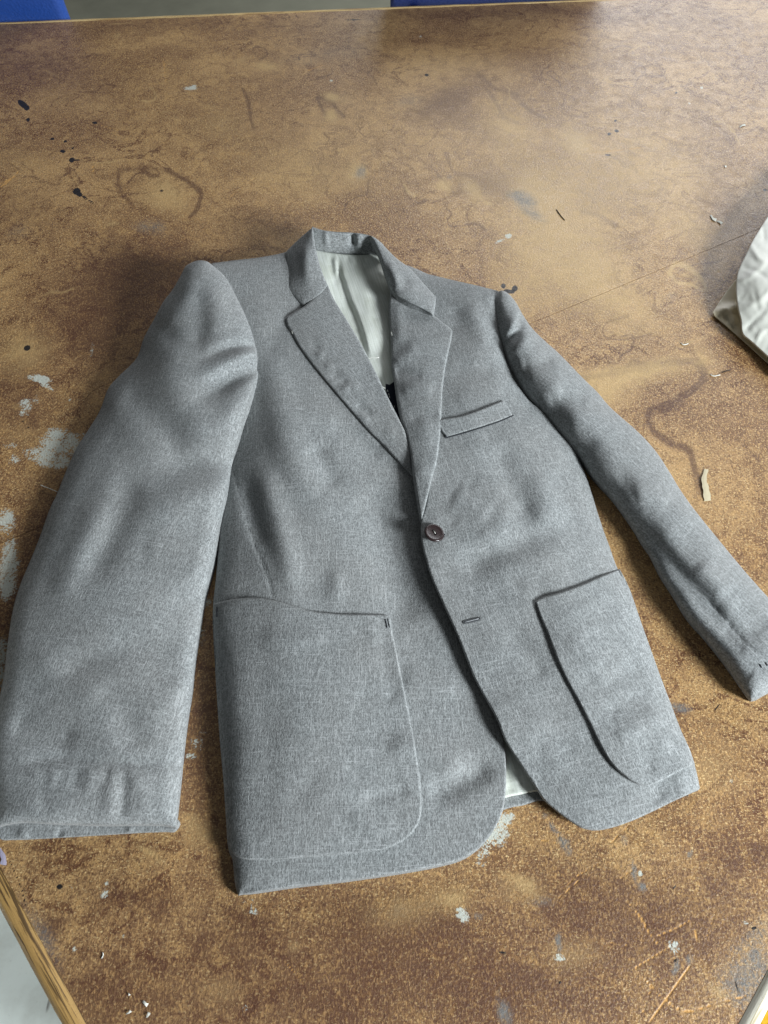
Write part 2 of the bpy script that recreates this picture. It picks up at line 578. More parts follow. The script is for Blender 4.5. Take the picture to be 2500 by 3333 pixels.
# stains, scratches, paint marks, painted light and plain tone patches of the table top, listed by where they lie
# blob: (x, y, rx, ry, angle deg, amount)   line: (points, width, amount)
BLOB = {
    'dk': [(1250, 3180, 1500, 420, 0, .38), (300, 2300, 400, 900, 0, .25), (120, 230, 260, 90, 5, .45), (60, 700, 160, 120, 0, .30), (430, 900, 260, 160, -20, .55), (300, 1080, 200, 160, 0, .5),  # first blob: light falloff at the near end, put into the colour
           (900, 720, 200, 60, 0, .35), (60, 1300, 120, 160, 0, .4), (150, 1900, 130, 420, 12, .5), (660, 2350, 80, 420, 0, .45),  # includes darker patches beyond the collar and along the left sleeve
           (1440, 330, 170, 60, -30, .45), (1560, 600, 150, 50, -20, .4), (1640, 620, 120, 60, 0, .3), (2330, 640, 120, 150, 10, .4),
           (2300, 350, 260, 140, 0, .25), (1830, 170, 300, 60, 0, .22), (1620, 1000, 60, 40, 0, .3), (1320, 3050, 260, 120, 10, .45),
           (1850, 2900, 200, 100, 0, .4), (2150, 3000, 260, 150, 0, .42), (350, 3250, 300, 120, 0, .4), (1000, 3250, 300, 120, 0, .4),
           (460, 2930, 150, 60, 0, .35), (760, 3080, 180, 90, 0, .3), (1650, 3230, 260, 100, 0, .42), (2380, 2800, 140, 200, 0, .32),
           (2200, 2320, 40, 30, 0, .5), (2080, 1960, 60, 120, 0, .35), (330, 420, 180, 90, 0, .2), (560, 80, 600, 40, -2, .35),
           (1500, 40, 500, 24, -2, .35), (2100, 60, 400, 40, 0, .3), (700, 300, 240, 60, 10, .2), (1070, 330, 60, 60, 0, .3),
           (1540, 420, 180, 50, 30, .28), (1090, 570, 160, 60, 10, .22)],
    'lt': [(1900, 520, 800, 420, 0, .30), (1000, 450, 700, 200, 0, .18), (540, 640, 100, 60, 20, .5), (1740, 620, 90, 60, 30, .55), (1800, 760, 170, 170, 25, .62), (1930, 900, 130, 110, 20, .6),  # first two blobs: brighter light and haze farther off, painted as colour
           (2050, 1000, 150, 70, 0, .35), (2060, 1210, 210, 40, -9, .75), (1930, 1290, 160, 60, -15, .6), (2120, 560, 260, 130, 0, .28),
           (1700, 950, 120, 110, 0, .35), (1000, 560, 240, 100, 10, .25), (60, 1150, 110, 90, 0, .5), (80, 1420, 80, 60, 0, .3),
           (2250, 740, 120, 60, 20, .35), (2180, 1620, 180, 260, 30, .25), (1320, 2960, 170, 80, -10, .38), (720, 3230, 100, 60, 0, .3),
           (830, 2890, 70, 60, 0, .35), (1700, 2900, 120, 50, 0, .35), (1880, 3100, 140, 80, 0, .3), (2300, 2500, 160, 120, 0, .35),
           (1450, 210, 200, 60, 0, .25), (1640, 400, 70, 90, -20, .32), (700, 410, 110, 60, 0, .25), (200, 320, 150, 60, 0, .2),
           (60, 520, 140, 60, 0, .3), (860, 220, 50, 20, 0, .5), (2360, 880, 30, 30, 0, .3), (1870, 460, 30, 50, -40, .7),
           (380, 1230, 160, 30, 0, .25), (2290, 1180, 60, 120, 0, .25), (2080, 1080, 120, 50, 0, .3), (650, 2720, 80, 60, 0, .4),
           (1070, 310, 26, 14, 20, .8), (1075, 375, 26, 18, 20, .8), (1545, 620, 24, 46, -30, .6), (1440, 605, 30, 20, 20, .8),
           (1165, 555, 26, 26, 20, .9), (1790, 660, 40, 30, 20, .5), (1990, 1590, 40, 60, 0, .3)],
    'wh': [(130, 1235, 42, 13, 12, 1.0), (150, 1260, 30, 8, 25, .8), (85, 1320, 30, 26, 0, .50), (80, 1345, 22, 18, 0, .5),
           (205, 1435, 90, 46, 5, .72), (160, 1490, 90, 36, 15, .72), (215, 1370, 60, 20, 0, .22), (40, 1495, 30, 24, 0, .5),
           (35, 1450, 30, 14, 0, .4), (300, 1140, 8, 36, 5, .45), (120, 1300, 16, 24, 10, .4), (20, 1700, 36, 60, 0, .62),
           (30, 1850, 40, 120, 6, .62), (10, 2150, 28, 100, 0, .62), (640, 2420, 30, 36, 0, .46), (625, 2460, 26, 16, -20, .50),
           (660, 2380, 24, 10, 0, .4), (650, 2060, 26, 60, 0, .42), (660, 1960, 40, 30, 0, .42), (1610, 2705, 60, 66, 30, .66),
           (1575, 2770, 40, 26, -30, .52), (1648, 2660, 40, 20, -20, .6), (1560, 2810, 30, 20, 0, .38), (1505, 2980, 20, 36, -30, .62),
           (1495, 2960, 12, 12, 0, .5), (830, 2960, 30, 20, 0, .45), (815, 2935, 40, 20, 0, .40), (340, 2910, 16, 20, 30, .55),
           (2190, 3085, 20, 30, -30, .6), (1825, 3115, 22, 14, 0, .6), (2085, 2840, 8, 8, 0, 1.0), (1075, 262, 5, 4, 0, 1),
           (620, 287, 26, 7, 0, .75), (632, 280, 10, 5, 0, .7), (1655, 770, 12, 7, 0, 1.1), (1625, 785, 18, 6, -20, .8), (345, 2875, 10, 12, 30, .5),
           (235, 2890, 6, 10, 0, .6), (240, 3090, 6, 8, 0, .8), (980, 1390, 5, 5, 0, 0), (2285, 285, 6, 5, 0, 1), (2245, 335, 4, 4, 0, 1),
           (1366, 118, 5, 4, 0, .9), (1180, 735, 4, 4, 0, 0), (225, 1305, 5, 5, 0, 1.0), (2380, 2540, 12, 12, 0, .35),
           (2120, 3160, 14, 10, 0, .4), (2428, 3003, 16, 8, 0, .45), (400, 3050, 8, 5, 0, .7), (800, 3280, 14, 14, 0, .45)],
    'gy': [(1690, 640, 60, 30, 20, .75), (1740, 700, 60, 22, 30, .5), (1050, 180, 240, 36, -5, .3), (1320, 330, 60, 30, 0, .35),
           (490, 740, 60, 34, 10, .45), (60, 760, 50, 40, 0, .3), (1300, 2960, 80, 30, 0, .25), (1175, 555, 24, 30, 10, .7),
           (1830, 2738, 16, 34, -15, .75), (1850, 2768, 10, 14, 0, .6), (1808, 2690, 12, 20, -10, .55), (1790, 2655, 12, 12, 0, .5),
           (2030, 2738, 22, 22, 0, .5), (2062, 2835, 13, 34, -6, .75), (2082, 2882, 16, 16, -30, .8), (1832, 3055, 12, 38, -8, .75),
           (2198, 3150, 12, 34, -4, .8), (2238, 3125, 14, 18, 0, .6), (2258, 2777, 11, 13, -10, .95), (1550, 2980, 24, 18, 0, .6),
           (1930, 2720, 10, 10, 0, .3), (1638, 3300, 26, 50, -20, .6), (1612, 3230, 10, 30, -10, .4), (2420, 3200, 120, 120, 40, .5),
           (2470, 3050, 50, 160, 20, .4), (1750, 2930, 90, 26, 0, .35), (860, 2400, 20, 20, 0, 0), (2210, 2310, 36, 22, 10, .6),
           (130, 3050, 60, 160, -28, .45), (330, 2690, 300, 26, 0, .2), (2200, 960, 30, 20, 0, .35), (1460, 575, 26, 12, -10, .4)],
    'bk': [(75, 340, 22, 9, 40, 1.2), (88, 352, 8, 8, 40, 1.2), (92, 390, 7, 7, 0, 1.1), (308, 400, 12, 6, 10, .75),
           (172, 453, 6, 4, 0, 1.2), (214, 462, 5, 4, 0, 1.2), (236, 484, 4, 4, 0, 1.1), (207, 494, 9, 5, 10, 1.2),
           (233, 522, 8, 9, 0, 1.1), (252, 622, 12, 11, 20, 1.3), (262, 632, 8, 8, 40, 1.1), (85, 1135, 14, 11, -20, .85),
           (1640, 930, 9, 9, 30, .9), (1658, 947, 22, 7, 8, .95), (1678, 938, 10, 10, 0, 1.0), (1980, 434, 6, 5, 0, 1.2),
           (2004, 424, 8, 5, 20, 1.2), (2002, 392, 5, 4, 0, 1.1), (1978, 502, 14, 4, 10, .8), (2490, 615, 6, 4, 0, 1.2),
           (195, 2884, 13, 10, 0, .8), (1635, 3100, 22, 8, 15, .62), (1825, 3194, 5, 5, 0, 1.1), (2454, 3020, 10, 5, -20, 1.2),
           (525, 622, 10, 6, 0, .6), (2200, 300, 6, 5, 0, .8), (1390, 245, 10, 6, 0, .7), (2196, 3128, 6, 6, 0, 1.1)],
    'sc': [(1070, 340, 6, 6, 0, 0)],
}
LINE = {
    'dk': [([(1890, 1235), (1960, 1222), (2030, 1205), (2060, 1180), (2110, 1188), (2200, 1180), (2262, 1180), (2285, 1205), (2288, 1235), (2255, 1270), (2215, 1290)], 13, .95),
           ([(2215, 1290), (2180, 1320), (2120, 1330), (2110, 1360), (2125, 1400), (2160, 1430), (2190, 1450), (2230, 1460), (2250, 1490), (2262, 1540), (2280, 1580)], 11, .75),
           ([(1990, 1215), (2040, 1200), (2100, 1195)], 26, .65), ([(2225, 1290), (2190, 1315), (2150, 1325)], 22, .6),
           ([(2118, 1340), (2112, 1380)], 22, .5), ([(2262, 1530), (2275, 1600)], 22, .5),
           ([(545, 555), (590, 580), (625, 600), (655, 628), (645, 670), (615, 705)], 11, .85),
           ([(380, 560), (390, 620), (430, 660)], 14, .55), ([(380, 555), (460, 550), (545, 555)], 14, .4),
           ([(790, 290), (812, 330), (815, 380), (822, 420)], 9, .6), ([(1030, 315), (1050, 320), (1080, 330), (1090, 350), (1120, 378)], 9, .6),
           ([(1030, 320), (1045, 350), (1060, 375)], 8, .6), ([(1560, 245), (1610, 290), (1650, 300), (1680, 310)], 12, .5),
           ([(1560, 270), (1590, 300), (1620, 350), (1640, 385), (1680, 400)], 10, .45), ([(1700, 340), (1740, 370), (1770, 385)], 8, .6),
           ([(1450, 500), (1480, 560), (1540, 570), (1600, 565)], 12, .45), ([(1650, 540), (1700, 590), (1760, 620), (1810, 590)], 12, .4),
           ([(2330, 400), (2370, 440), (2400, 460)], 9, .5), ([(2330, 400), (2350, 435), (2385, 462)], 6, .4),
           ([(2120, 560), (2180, 580), (2240, 600), (2260, 560)], 7, .35), ([(2235, 700), (2260, 720), (2290, 700)], 12, .5),
           ([(1900, 690), (1950, 700), (2000, 730)], 16, .5), ([(2195, 915), (2220, 945), (2270, 930), (2300, 880)], 6, .3),
           ([(2400, 1420), (2430, 1460), (2470, 1500)], 9, .45), ([(0, 640), (60, 600), (140, 590)], 10, .25),
           ([(350, 520), (400, 510), (470, 505)], 9, .3), ([(1180, 530), (1205, 545)], 8, .6), ([(1300, 580), (1330, 640), (1360, 690)], 12, .35),
           ([(1420, 570), (1455, 600), (1480, 630)], 9, .5), ([(1710, 1044), (1760, 1018)], 3, .5)],
    'lt': [([(2180, 890), (2200, 860), (2240, 870), (2280, 900), (2300, 935), (2290, 945), (2250, 925), (2210, 920), (2180, 890)], 8, .9),
           ([(2225, 895), (2260, 905), (2275, 925)], 7, .5), ([(2330, 395), (2360, 400), (2400, 440), (2408, 470)], 6, .6),
           ([(1840, 440), (1860, 465), (1895, 485)], 9, .7), ([(1315, 600), (1330, 625), (1350, 640)], 8, .7),
           ([(1550, 615), (1570, 650), (1600, 670)], 8, .7), ([(1630, 730), (1700, 720), (1740, 770), (1700, 800)], 7, .35),
           ([(300, 530), (350, 530), (390, 520)], 6, .5), ([(520, 370), (560, 360), (600, 385), (540, 385), (520, 370)], 8, .35),
           ([(640, 360), (700, 350), (760, 390), (740, 440), (640, 430), (620, 390)], 14, .3)],
    'gy': [], 'wh': [],
    'bk': [([(240, 520), (256, 523)], 3, 1.0), ([(262, 632), (285, 648), (305, 660)], 4, 1.1), ([(1812, 685), (1838, 716)], 2.4, .75),
           ([(60, 1355), (95, 1395)], 2.5, .8), ([(2150, 800), (2180, 835)], 2.2, .35), ([(2340, 2290), (2325, 2310)], 3, .9),
           ([(2200, 2880), (2190, 2892)], 4, 1.0), ([(2395, 3170), (2400, 3230), (2408, 3290)], 3.2, .75),
           ([(2440, 3060), (2478, 3130)], 2.6, .6), ([(2080, 2990), (2085, 3030)], 2.6, .5), ([(2230, 3165), (2290, 3150)], 2.2, .5),
           ([(160, 3010), (148, 3060)], 3, .8), ([(30, 2800), (70, 2890), (85, 2960)], 3.5, .7), ([(70, 2960), (140, 3060), (220, 3210), (275, 3320)], 3.0, .45),
           ([(1830, 250), (1850, 262)], 3, .5), ([(1130, 66), (1180, 64)], 4, .6), ([(830, 55), (870, 50)], 4, .5)],
    'sc': [([(2130, 3050), (2200, 3020), (2250, 2995)], 2.4, .75), ([(2240, 2990), (2262, 3030), (2268, 3090)], 2.2, .6),
           ([(2070, 3150), (2130, 3110), (2185, 3078)], 2.8, .8), ([(2072, 3160), (2120, 3210), (2160, 3250), (2230, 3290), (2320, 3270)], 2.6, .85),
           ([(2245, 3145), (2200, 3210), (2160, 3260), (2110, 3330)], 2.6, .8), ([(2140, 3175), (2115, 3230), (2090, 3300)], 2.2, .6),
           ([(2040, 2930), (2080, 2980), (2115, 3040), (2140, 3070)], 3.6, .7), ([(2130, 2905), (2100, 2880)], 3, .5),
           ([(1810, 2930), (1850, 2895), (1890, 2860)], 2.4, .7), ([(1830, 2895), (1880, 2850), (1950, 2810)], 3, .6),
           ([(1760, 2735), (1810, 2742)], 4, .6), ([(1815, 2728), (1822, 2700)], 2.2, .6), ([(1985, 2745), (2055, 2680)], 3, .6),
           ([(2015, 2860), (2060, 2830)], 3, .6), ([(2040, 2700), (2060, 2800)], 3, .45), ([(2200, 2780), (2300, 2840)], 3, .3),
           ([(0, 610), (30, 590), (60, 560)], 2.4, .7), ([(0, 600), (50, 575)], 3, .6), ([(300, 540), (303, 560)], 3, .8),
           ([(533, 200), (540, 270)], 3, .5), ([(1000, 3150), (1100, 3190)], 3, .4), ([(930, 2870), (1000, 2960)], 3, .4),
           ([(1500, 2860), (1560, 2900)], 3, .3), ([(2330, 2960), (2300, 3050)], 3.4, .5), ([(2360, 3260), (2430, 3240)], 4, .6),
           ([(930, 3130), (990, 3200)], 3, .45), ([(560, 3100), (640, 3160)], 3, .3), ([(750, 640), (830, 580)], 3, .4),
           ([(1280, 90), (1420, 140)], 4, .3), ([(1900, 500), (2100, 480)], 4, .35)],
}


# the many small tide marks and scuffs of an old bench
_q = random.Random(11)
for _i in range(80):
    _x, _y = _q.uniform(0, 2500), 60 + 1150 * _q.random() ** 1.15
    _sc = .45 + .75 * _y / 1100
    _a = _q.uniform(0, 6.28); _pts = [(_x, _y)]
    for _k in range(_q.randint(3, 8)):
        _a += _q.gauss(.25, .65); _x += 26 * _sc * math.cos(_a) * 1.3; _y += 26 * _sc * math.sin(_a) * .8
        _pts.append((_x, _y))
    LINE['dk' if _q.random() < .72 else 'lt'].append((_pts, _q.uniform(4.2, 8.5) * _sc, _q.uniform(.28, .66)))
for _i in range(60):
    _x, _y = _q.uniform(0, 2500), _q.uniform(60, 3300)
    _sc = .4 + _y / 2600
    BLOB['lt' if _q.random() < .5 else 'dk'].append((_x, _y, _q.uniform(14, 60) * _sc, _q.uniform(8, 34) * _sc, _q.uniform(-50, 50), _q.uniform(.2, .55)))
for _i in range(46):
    _x, _y = _q.uniform(0, 2500), _q.uniform(60, 3300)
    _a = _q.choice((-.5, -.9, .3, 1.2)) + _q.gauss(0, .15); _l = _q.uniform(30, 120)
    LINE['sc' if _q.random() < .6 else 'dk'].append(([(_x, _y), (_x + _l * math.cos(_a), _y + _l * .7 * math.sin(_a))], 1.8, _q.uniform(.25, .5)))


def table_masks(P):
    wx = P[:, 0] + 9 * fbm(P[:, 0] / 38, P[:, 1] / 30, 3) + 22 * fbm(P[:, 0] / 140 + 3, P[:, 1] / 110, 2)
    wy = P[:, 1] + 7 * fbm(P[:, 0] / 36 + 40, P[:, 1] / 30, 3) + 16 * fbm(P[:, 0] / 140 + 70, P[:, 1] / 110, 2)
    out = {}
    for ch in ('dk', 'lt', 'wh', 'gy', 'sc', 'bk'):
        v = np.zeros(len(P))
        small = ch in ('bk', 'wh', 'sc')
        X = np.where(True, P[:, 0] + (.25 if small else 1) * (wx - P[:, 0]), 0)
        Y = P[:, 1] + (.25 if small else 1) * (wy - P[:, 1])
        for (cx, cy, rx, ry, an, am) in BLOB.get(ch, []):
            if am == 0: continue
            m = np.nonzero((abs(P[:, 0] - cx) < 2.4 * max(rx, ry) + 30) & (abs(P[:, 1] - cy) < 2.4 * max(rx, ry) + 30))[0]
            if len(m) == 0: continue
            a = math.radians(an); dx, dy = X[m] - cx, Y[m] - cy
            u = (dx * math.cos(a) + dy * math.sin(a)) / rx; w = (-dx * math.sin(a) + dy * math.cos(a)) / ry
            r2 = u * u + w * w
            g = am * np.exp(-r2 ** (1.4 if small else 1.0))
            v[m] = np.maximum(v[m], g) if small else 1 - (1 - v[m]) * (1 - g)
        for (pts, wd, am) in LINE.get(ch, []):
            a = np.array(pts, float); mn = a.min(0) - 3 * wd - 30; mx = a.max(0) + 3 * wd + 30
            m = np.nonzero((P[:, 0] > mn[0]) & (P[:, 0] < mx[0]) & (P[:, 1] > mn[1]) & (P[:, 1] < mx[1]))[0]
            if len(m) == 0: continue
            f = .45 if wd > 5 else .2
            Q = np.c_[P[m, 0] + f * .6 * (wx[m] - P[m, 0]), P[m, 1] + f * .6 * (wy[m] - P[m, 1])]
            d, t, _ = seg_dist(Q, spline(pts, 12) if len(pts) > 2 else a)
            k = .75 + .35 * fbm(t * 6 + pts[0][0] * .13, t * 0 + pts[0][1] * .07, 3) * 1.3
            wv = wd * (.8 + .5 * fbm(t * 4 + pts[0][1] * .11, t * 0 + 3, 2))
            v[m] = np.maximum(v[m], am * np.clip(k + .35, 0, 1) * np.exp(-(d / np.maximum(wv, 1.2)) ** 2))
        out[ch] = v
    return out


def board(poly):
    GX, GY = np.meshgrid(gxs, gys); ny, nx = GX.shape
    Vx, Vy = GX.ravel().copy(), GY.ravel().copy()
    idx = np.arange(nx * ny).reshape(ny, nx)
    Q = np.stack([idx[:-1, :-1], idx[:-1, 1:], idx[1:, 1:], idx[1:, :-1]], -1).reshape(-1, 4)
    cen = np.c_[Vx[Q].mean(1), Vy[Q].mean(1)]
    keep = inside(cen, poly); K = Q[keep]
    cnt_all = np.bincount(Q.ravel(), minlength=nx * ny); cnt = np.bincount(K.ravel(), minlength=nx * ny)
    bnd = np.nonzero((cnt > 0) & (cnt < cnt_all))[0]
    B = np.c_[Vx[bnd], Vy[bnd]]
    best = np.full(len(B), 1e9); pos = B.copy()
    for i in range(len(poly)):
        a, b = poly[i], poly[(i + 1) % len(poly)]; d = b - a
        t = np.clip(((B - a) @ d) / (d @ d), 0, 1); q = a + t[:, None] * d
        ds = np.hypot(*(B - q).T); m = ds < best; best[m] = ds[m]; pos[m] = q[m]
    Vx[bnd] = pos[:, 0]; Vy[bnd] = pos[:, 1]
    used = np.unique(K); rem = -np.ones(nx * ny, int); rem[used] = np.arange(len(used))
    K = rem[K]; X = np.c_[Vx[used], Vy[used], np.zeros(len(used))]
    px, py = proj(X[:, 0], X[:, 1])
    M = table_masks(np.c_[px, py])
    n = len(X)
    # a thin side all round
    pv = np.c_[poly, np.zeros(len(poly))]; pb = pv.copy(); pb[:, 2] = -.4
    X = np.vstack([X, pv, pb]); m = len(poly)
    side = [(n + (i + 1) % m, n + i, n + m + i, n + m + (i + 1) % m) for i in range(m)]
    area2 = np.sum(poly[:, 0] * np.roll(poly[:, 1], -1) - np.roll(poly[:, 0], -1) * poly[:, 1])
    F_ = np.vstack([K, np.array(side)])
    me = bpy.data.meshes.new('board')
    me.vertices.add(len(X)); me.vertices.foreach_set('co', (X / 100).ravel())
    me.loops.add(F_.size); me.loops.foreach_set('vertex_index', F_.ravel())
    me.polygons.add(len(F_)); me.polygons.foreach_set('loop_start', np.arange(0, F_.size, 4))
    me.polygons.foreach_set('loop_total', np.full(len(F_), 4))
    me.update(calc_edges=True)
    z = np.zeros(2 * m)
    for nm, chs in (('wearAndLight', ('dk', 'lt', 'wh')), ('wearB', ('gy', 'sc', 'bk'))):
        at = me.attributes.new(nm, 'FLOAT_COLOR', 'POINT')
        c = np.ones((len(X), 4))
        for i, ch in enumerate(chs): c[:, i] = np.r_[M[ch], z]
        at.data.foreach_set('color', c.astype(np.float32).ravel())
    return me


def cut(poly, p, nrm):
    out = []
    for i in range(len(poly)):
        a, b = poly[i], poly[(i + 1) % len(poly)]
        da, db = (a - p) @ nrm, (b - p) @ nrm
        if da >= 0: out.append(a)
        if (da > 0) != (db > 0): out.append(a + (b - a) * da / (da - db))
    return np.array(out)


HB = hardboard()
gap = .035
link('board', board(cut(TABLE, S1_ + sn_ * gap, sn_)), HB, table)
link('board', board(cut(TABLE, S1_ - sn_ * gap, -sn_)), HB, table)


def prism(name, poly, z0, z1, mat, parent=None, bev=0.0):
    bm = bmesh.new()
    vs = [bm.verts.new((p[0] / 100, p[1] / 100, z1 / 100)) for p in poly]
    f = bm.faces.new(vs)
    if f.normal.z < 0: f.normal_flip()
    r = bmesh.ops.extrude_face_region(bm, geom=[f])
    bmesh.ops.translate(bm, vec=(0, 0, (z0 - z1) / 100), verts=[e for e in r['geom'] if isinstance(e, bmesh.types.BMVert)])
    bmesh.ops.recalc_face_normals(bm, faces=bm.faces)
    if bev:
        bmesh.ops.bevel(bm, geom=list(bm.edges), offset=bev / 100, segments=3, affect='EDGES', profile=.6)
    me = bpy.data.meshes.new(name); bm.to_mesh(me); bm.free()
    return link(name, me, mat, parent)


prism('substrate', TABLE, -3.0, -.42, simple('table_core', srgb(70, 50, 34), .8), table)


def band(a, b, width, top, bot, mat, out_n, rr=.5):
    """rounded edging strip from a to b (cm), lying outside the board edge"""
    a, b = np.array(a), np.array(b); d = b - a; L = np.hypot(*d); d = d / L
    prof = [(0.02, bot), (0.02, top)]
    for k in range(7):
        t = k / 6 * math.pi / 2
        prof.append((width - rr + rr * math.sin(t), top - rr + rr * math.cos(t)))
    for k in range(5):
        t = k / 4 * math.pi / 2
        prof.append((width - rr + rr * math.cos(t), bot + rr - rr * math.sin(t)))
    n = max(2, int(L / 1.0)); V = []; Fc = []; G = []
    rn = random.Random(int(L * 10))
    for i in range(n + 1):
        s = L * i / n
        for j, (w, z) in enumerate(prof):
            jit = (vnoise(np.array([s / 2.1 + j * 3]), np.array([j * 1.7]))[0]) * .035 if j > 1 else 0
            p = a + d * s + out_n * (w + jit)
            V.append((p[0] / 100, p[1] / 100, (z + jit * .5) / 100)); G.append((s / 100, w / 100, z / 100))
    m = len(prof)
    for i in range(n):
        for j in range(m):
            k = (j + 1) % m
            Fc.append((i * m + j, i * m + k, (i + 1) * m + k, (i + 1) * m + j))
    Fc.append(tuple(range(m))); Fc.append(tuple(n * m + j for j in reversed(range(m))))
    me = bpy.data.meshes.new('edge_band'); me.from_pydata(V, [], Fc)
    bm = bmesh.new(); bm.from_mesh(me); bmesh.ops.recalc_face_normals(bm, faces=bm.faces); bm.to_mesh(me); bm.free()
    at = me.attributes.new('grain', 'FLOAT_VECTOR', 'POINT'); at.data.foreach_set('vector', np.array(G, np.float32).ravel())
    me.polygons.foreach_set('use_smooth', [True] * len(me.polygons))
    return link('edge_band', me, mat, table)


OAK = edge_wood('worn_oak_edging', srgb(150, 116, 66), srgb(184, 150, 92), srgb(58, 40, 24))
PALE = edge_wood('pale_edging', srgb(196, 166, 112), srgb(214, 190, 140), srgb(140, 106, 66))
WHITE = edge_wood('painted_edging', srgb(214, 208, 186), srgb(232, 228, 214), srgb(176, 160, 120))
ctr_ = TABLE.mean(0)
for (p, q, w, mt) in ((Lcor, Ncor, 1.5, OAK), (Ncor, Rcor, 1.3, WHITE), (Rcor, FR, 1.4, PALE), (FL, FR, 1.2, PALE), (FL, Lcor, 1.4, OAK)):
    d = (q - p) / np.hypot(*(q - p)); nn = np.array([-d[1], d[0]])
    if nn @ (ctr_ - p) > 0: nn = -nn
    o = band(p, q, w, .03, -3.4, mt, nn)
    if mt is WHITE: o['label'] = 'white painted edging'

LEGM = simple('table_leg_paint', srgb(90, 84, 76), .5, .4)
for c in TABLE:
    q = c + (ctr_ - c) / np.hypot(*(ctr_ - c)) * 12
    sq = [(q[0] - 3, q[1] - 3), (q[0] + 3, q[1] - 3), (q[0] + 3, q[1] + 3), (q[0] - 3, q[1] + 3)]
    prism('leg', sq, -75, -3.0, LEGM, table, .3)

# ------------------------------------------------------------------ the jacket
jacket = bpy.data.objects.new('suit_jacket', None); COL.objects.link(jacket)
jacket.location = (0, .5, 0)
bpy.context.view_layer.update()
put(jacket, label='grey wool crepe suit jacket with notched lapels and patch pockets laid flat on the table', cat='jacket')

# -- front on the left of the picture
frontA = Panel(
    [(640, 890, 3.6), (693, 856, 3.6), (771, 846, 3.5), (847, 837, 3.4), (916, 824, 3.3), (1010, 800, 3.4), (1040, 860, 2.9), (1085, 985, 2.5),
     (1165, 1120, 2.3), (1240, 1265, 2.1), (1320, 1430, 1.8), (1400, 1560, 1.7), (1440, 1720, 1.5), (1500, 1950, 1.3), (1570, 2180, 1.2),
     (1625, 2350, 1.1), (1642, 2420, 1.05), (1647, 2500, 1.0), (1647, 2562, .95), (1639, 2629, .85), (1619, 2682, .8), (1579, 2741, .7),
     (1519, 2788, .6), (1444, 2813, .55), (1323, 2837, .5), (1142, 2864, .5), (962, 2885, .5), (841, 2903, .5), (775, 2915, .5),
     (764, 2873, .5), (757, 2800, .55), (742, 2752, .6), (730, 2553, .7), (717, 2403, .7), (705, 2222, .7), (696, 2041, .7), (694, 1963, .7),
     (702, 1890, .7), (710, 1780, .8), (716, 1650, .9), (735, 1500, 1.0), (760, 1350, 1.3), (730, 1150, 2.2), (680, 1000, 3.0)],
    ctrl=[(820, 1000, 3.5), (930, 1100, 3.2), (1000, 1300, 3.0), (900, 1450, 2.9), (1050, 1500, 2.8), (1150, 1650, 2.3), (900, 1800, 2.4),
          (1050, 1900, 2.1), (1250, 1900, 1.8), (900, 2150, 1.9), (1200, 2300, 1.7), (900, 2500, 1.6), (1200, 2550, 1.45), (1450, 2500, 1.2),
          (1000, 2780, .9), (1400, 2700, .95), (1400, 2200, 1.5)],
    folds=[('g', [(735, 1440), (759, 1526), (807, 1700), (841, 1800), (871, 1878), (889, 1945)], -.10, 4.0),
           ('r', [(840, 1500), (890, 1650), (930, 1800), (950, 1930)], 0.216, 42),
           ('r', [(870, 1120), (900, 1300), (950, 1480), (1040, 1640)], 0.189, 60),
           ('r', [(1020, 1440), (1060, 1530), (1100, 1590)], -0.162, 40), ('r', [(1180, 1560), (1240, 1700), (1290, 1900), (1350, 2060)], -0.297, 75),
           ('r', [(1100, 1850), (1090, 1960)], 0.108, 30), ('r', [(1250, 2420), (1380, 2440), (1520, 2500)], 0.189, 40),
           ('r', [(1380, 2580), (1480, 2560), (1600, 2480)], -0.216, 40), ('r', [(1300, 2200), (1420, 2230), (1500, 2240)], 0.108, 36),
           ('r', [(1060, 1380), (1160, 1420), (1250, 1500)], -0.135, 36), ('r', [(960, 1000), (900, 1080), (870, 1180)], -0.095, 40),
           ('r', [(800, 1560), (830, 1700), (860, 1790)], -0.162, 26)],
    puff=.95, R=75, rough=.045, corners=(1, 5, 28), nopuff=((1010, 800), (790, 2914)))

